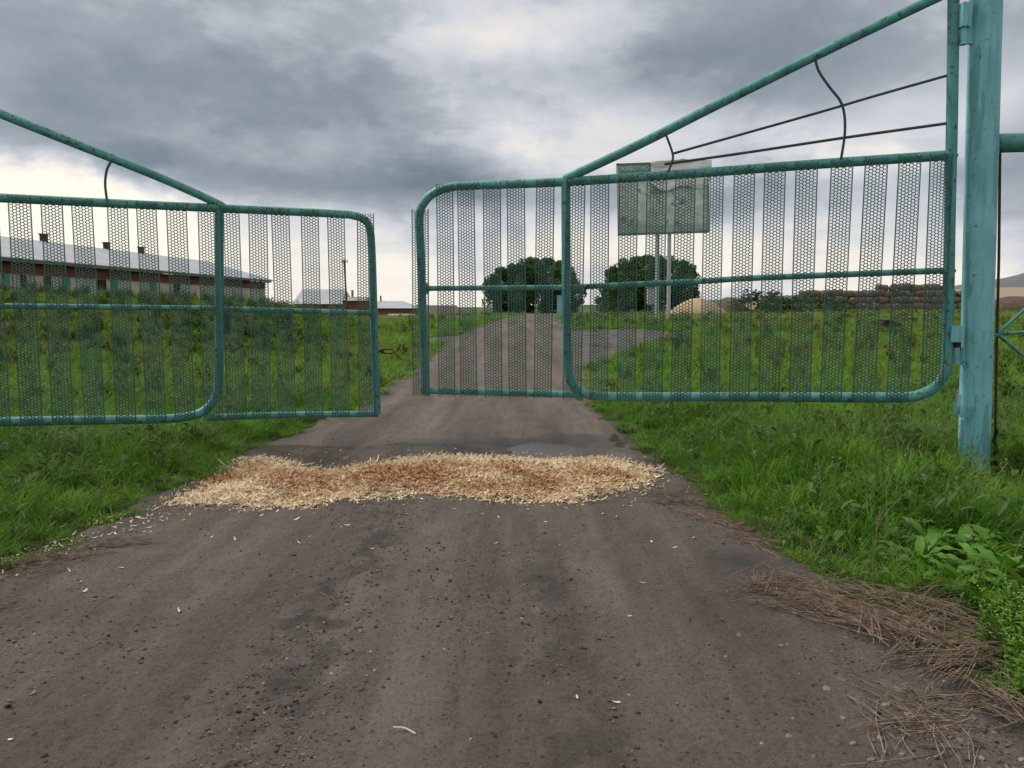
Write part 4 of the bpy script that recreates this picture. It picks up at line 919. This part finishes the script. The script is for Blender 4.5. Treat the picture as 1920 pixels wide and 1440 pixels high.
# ------------------------------------------------------------------ wood shavings
x0, y0 = PILE.min(0)-.1; x1, y1 = PILE.max(0)+.1
def pile_h(x, y):
    d = pdist(PILE, x, y)+.10*(fbm(np.asarray(x)*2.5, np.asarray(y)*2.5, 91)-.5)
    return d, np.where(d > 0, (.004+.085*sm(0, .75, d))*(.45+1.1*fbm(np.asarray(x)*1.8, np.asarray(y)*2.2, 92)), 0)
m, g, b = newmat('wood_shavings'); co = wpos(g); at = g.add('ShaderNodeAttribute', attribute_name='none')
rnd = g.add('ShaderNodeObjectInfo').outputs['Random']
yc = g.sep(co)
band = g.m('EXPONENT', g.m('MULTIPLY', g.m('POWER', g.m('DIVIDE', g.m('SUBTRACT', yc[1], 6.70), .62), 2.0), -1))
nn = g.noise(co, 1.5, 7, .68, .4)
wetf = g.m('MULTIPLY', band, g.ramp(nn, [(.39, .06), (.54, 1.)]), clamp=True)
dryc = g.mix(rnd, (.62, .49, .31, 1), (.86, .75, .56, 1)); wetc = g.mix(rnd, (.24, .10, .035, 1), (.60, .36, .18, 1))
g.put(b.inputs['Base Color'], g.mix(wetf, dryc, wetc)); b.inputs['Roughness'].default_value = .75; b.inputs['Specular IOR Level'].default_value = .2
bump(g, b, g.noise(co, 60, 4), .3, .01); M['chips'] = m
gx, gy = np.meshgrid(np.linspace(x0, x1, 180), np.linspace(y0, y1, 90)); dd, hh = pile_h(gx, gy); gz = road_z(gx, gy)+np.where(dd > 0, hh, -.04)
PO = empty('shavings_pile', (*PILE.mean(0), 0), 'spread pile of pale and orange wood shavings across the road', 'wood shavings'); op = np.array(PO.location)
o = bpy.data.objects.new('mound', npmesh('mound', np.stack([gx, gy, gz], -1).reshape(-1, 3)-op, grid_faces(90, 180), M['chips'], True)); link(o, PO)
def chip(name, L_, w, curl, tw):
    V, Fs = [], []; n_ = 4
    for i in range(n_+1):
        t_ = i/n_-.5; a = t_*curl; x_ = (sin(a)/curl if abs(curl) > .05 else t_)*L_; z_ = ((1-cos(a))/curl if abs(curl) > .05 else 0)*L_; tt = tw*t_; ww = w*(1-.5*abs(t_)**2*2)/2
        V += [(x_, -ww*cos(tt), z_-ww*sin(tt)), (x_, ww*cos(tt), z_+ww*sin(tt))]
    Fs = [(2*i, 2*i+1, 2*i+3, 2*i+2) for i in range(n_)]
    me = bpy.data.meshes.new(name); me.from_pydata(V, [], Fs); me.materials.append(M['chips']); me.update(); return bpy.data.objects.new(name, me)
chip_obs = [chip('c0', .05, .010, .9, .5), chip('c1', .065, .008, 1.5, 1.0), chip('c2', .04, .013, .7, .2), chip('c3', .075, .007, 1.0, 1.4), chip('c4', .03, .009, .3, .3), chip('c5', .045, .011, 2.0, .6)]
chip_src = source('chip_source', chip_obs)
x = RNG.uniform(x0, x1, 62000); y = RNG.uniform(y0, y1, 62000); dd, hh = pile_h(x, y); k = (dd > -.10) & (RNG.random(len(dd)) < .12+.88*sm(-.10, .16, dd)); x, y, hh = x[k], y[k], hh[k]; n = len(x)
z = road_z(x, y)+hh+RNG.uniform(-.004, .012, n)
sc = np.clip(RNG.lognormal(-.12, .42, n), .3, 2.0)
scatter('shaving', np.stack([x, y, z], -1)-op, np.stack([RNG.normal(0, .24, n), RNG.normal(0, .22, n), RNG.uniform(0, 6.28, n)], -1), np.stack([sc*RNG.uniform(.7, 1.5, n), sc*RNG.uniform(.5, 1.0, n), sc], -1), pick(n, [2, 2, 2, 2, 2, 1.5]), chip_src, 'loose curled wood shavings covering the pile', None, PO)
# thin scatter round the pile
x = RNG.normal(PILE[:, 0].mean(), 2.6, 2600); y = RNG.normal(PILE[:, 1].mean()-.1, .85, 2600); dd, hh = pile_h(x, y); k = (dd < .02) & (dd > -1.3) & (RNG.random(2600) < np.exp(dd*4.5)) & (road_in(x, y) > -.5); x, y = x[k], y[k]
xl = RNG.uniform(0, 1, 160); pA, pB = on_z(300, 960, 0), on_z(20, 1060, 0); x = np.concatenate([x, pA[0]+(pB[0]-pA[0])*xl+RNG.normal(0, .18, 160)]); y = np.concatenate([y, pA[1]+(pB[1]-pA[1])*xl+RNG.normal(0, .14, 160)])
n = len(x); sc = RNG.uniform(.5, 1.0, n)
scatter('scattered_shavings', np.stack([x, y, np.maximum(road_z(x, y), H(x, y))+.012], -1), np.stack([RNG.normal(0, .25, n), RNG.normal(0, .25, n), RNG.uniform(0, 6.28, n)], -1), np.stack([sc]*3, -1), pick(n, [2, 1, 3, 1, 3, 1]), chip_src, 'loose wood shavings scattered round the pile', 'wood shavings')
# single chips further out on the road
M['chip1'] = simple('pale_wood_chip', (.55, .47, .36), (.70, .62, .50), 20, .8)
def single(me, px, py, s_, label, cat, group, nm, rot=None, dz=.006):
    p = on_z(px, py, 0); o = bpy.data.objects.new(nm, me); link(o); o.location = (p[0], p[1], float(road_z(np.array([p[0]]), np.array([p[1]]))[0])+.012+dz); o.scale = (s_, s_, s_); o.rotation_euler = rot or (random.gauss(0, .2), random.gauss(0, .2), random.uniform(0, 6)); return tag(o, label, cat, group)
single_chip = [c_.data.copy() for c_ in (chip_obs[0], chip_obs[2], chip_obs[4])]
for me in single_chip: me.materials.clear(); me.materials.append(M['chip1'])
spots = [(698, 1036), (490, 965), (640, 985), (395, 1010), (440, 1005), (228, 1070), (1205, 1090), (1222, 1020), (1300, 1012), (1265, 1030), (1155, 1302), (1082, 1302), (335, 1136), (20, 1380), (580, 1000), (850, 955), (905, 965), (990, 950), (1060, 945), (760, 690+280), (150, 1100), (130, 1075), (160, 1115), (60, 1300), (560, 1010), (1130, 960), (1190, 940), (1255, 925), (1290, 935), (1320, 925), (1050, 1010), (930, 1020), (1180, 1150), (430, 960), (520, 955), (305, 970), (270, 985), (245, 1000)]
for i, (px, py) in enumerate(spots): single(single_chip[i % 3], px, py, random.uniform(.6, 1.0), 'single pale wood chip lying on the bare dirt road', 'wood chip', 'wood chips on the road', 'wood_chip')
b = MB(); b.tube(spline([(-.045, 0, 0), (0, .006, .006), (.05, 0, .002)], 3), .0028, 5); tw_ = b.build('twig', M['chip1']); p = on_z(757, 1387, 0); tw_.location = (p[0], p[1], float(road_z(np.array([p[0]]), np.array([p[1]]))[0])+.018); tw_.rotation_euler = (0, 0, -.5); tag(tw_, 'small pale twig on the road at the bottom', 'twig')

# ------------------------------------------------------------------ gravel and stones
def rock(name, seed, mat):
    r = np.random.default_rng(seed); import bmesh as bmm
    bm = bmm.new(); bmm.ops.create_icosphere(bm, subdivisions=1, radius=.5)
    for v in bm.verts: v.co *= r.uniform(.75, 1.2); v.co.z *= .6; v.co.x *= 1.2
    me = bpy.data.meshes.new(name); bm.to_mesh(me); bm.free(); me.materials.append(mat); return bpy.data.objects.new(name, me)
def rockmat(name, stops):
    m, g, b = newmat(name); g.put(b.inputs['Base Color'], g.ramp(g.add('ShaderNodeObjectInfo').outputs['Random'], stops)); b.inputs['Roughness'].default_value = .85; b.inputs['Specular IOR Level'].default_value = .2
    bump(g, b, g.noise(wpos(g), 90, 3), .4, .004); return m
M['gravel'] = rockmat('mixed_gravel', [(0, (.030, .026, .023)), (.5, (.082, .069, .059)), (.85, (.14, .12, .104)), (.97, (.20, .175, .155)), (1, (.33, .30, .27))])
M['clod'] = simple('dark_clod', (.035, .031, .028), (.075, .066, .058), 40, .95)
rk = [rock(f'r{i}', i, M['gravel']) for i in range(5)]; rock_src = source('gravel_source', rk)
n = 46000; y = 2.3*np.exp(RNG.random(n)**1.15*math.log(11/2.3)); l, r_ = edges(y); u = RNG.random(n); x = l+(r_-l)*u
den = .10+.9*sm(.45, .62, fbm(x*1.1, y*.45, 95))+.55*np.exp(-((u-.36)/.05)**2)+1.6*np.exp(-((x+.90)/.24)**2)*sm(7, 5.5, y)+1.2*np.exp(-(((x-1.9)/.7)**2+((y-2.9)/.8)**2)); k = (RNG.random(n) < den*.42) & (pdist(PILE, x, y) < .05); x, y = x[k], y[k]; n = len(x)
sc = np.clip(RNG.lognormal(math.log(.0075), .48, n), .003, .026)
scatter('gravel', np.stack([x, y, road_z(x, y)+.012+sc*.05], -1), np.stack([RNG.normal(0, .3, n), RNG.normal(0, .3, n), RNG.uniform(0, 6.28, n)], -1), np.stack([sc]*3, -1), RNG.integers(0, 5, n), rock_src, 'small gravel and dirt crumbs on the road surface', 'gravel')
stone_me = [o_.data.copy() for o_ in rk[:3]]; clod_me = [o_.data.copy() for o_ in rk[:3]]
M['stone'] = simple('grey_stone', (.13, .115, .10), (.24, .21, .19), 25, .85)
for me in stone_me: me.materials.clear(); me.materials.append(M['stone'])
for me in clod_me: me.materials.clear(); me.materials.append(M['clod'])
for i, (px, py) in enumerate([(378, 1120), (495, 1130), (518, 1135), (490, 1302), (410, 1430), (205, 1158), (130, 1190), (145, 1222), (310, 1198), (382, 1225), (895, 1178), (472, 1205), (560, 1223), (1017, 1420), (1100, 1190), (350, 1290), (330, 1330), (210, 1418), (66, 1376), (715, 1055), (640, 1110), (1195, 1385), (660, 1370), (450, 1360), (560, 1290)]):
    single(clod_me[i % 3], px, py, random.uniform(.012, .024), 'dark dirt clod lying on the road', 'clod', 'dark clods on the road', 'dirt_clod', None, 0)
for i, (px, py) in enumerate([(696, 1024), (1862, 1376), (1780, 1352), (1580, 1352), (1915, 1428), (1650, 1390), (1700, 1350), (1660, 1330), (1800, 1395), (1730, 1320), (1600, 1400), (1480, 1380), (1550, 1300), (1840, 1430), (1690, 1420)]):
    single(stone_me[i % 3], px, py, random.uniform(.02, .036), 'pale grey stone about nut sized on the road' if i else 'lone grey stone in the middle of the road', 'stone', 'grey stones on the road', 'stone', None, 0)
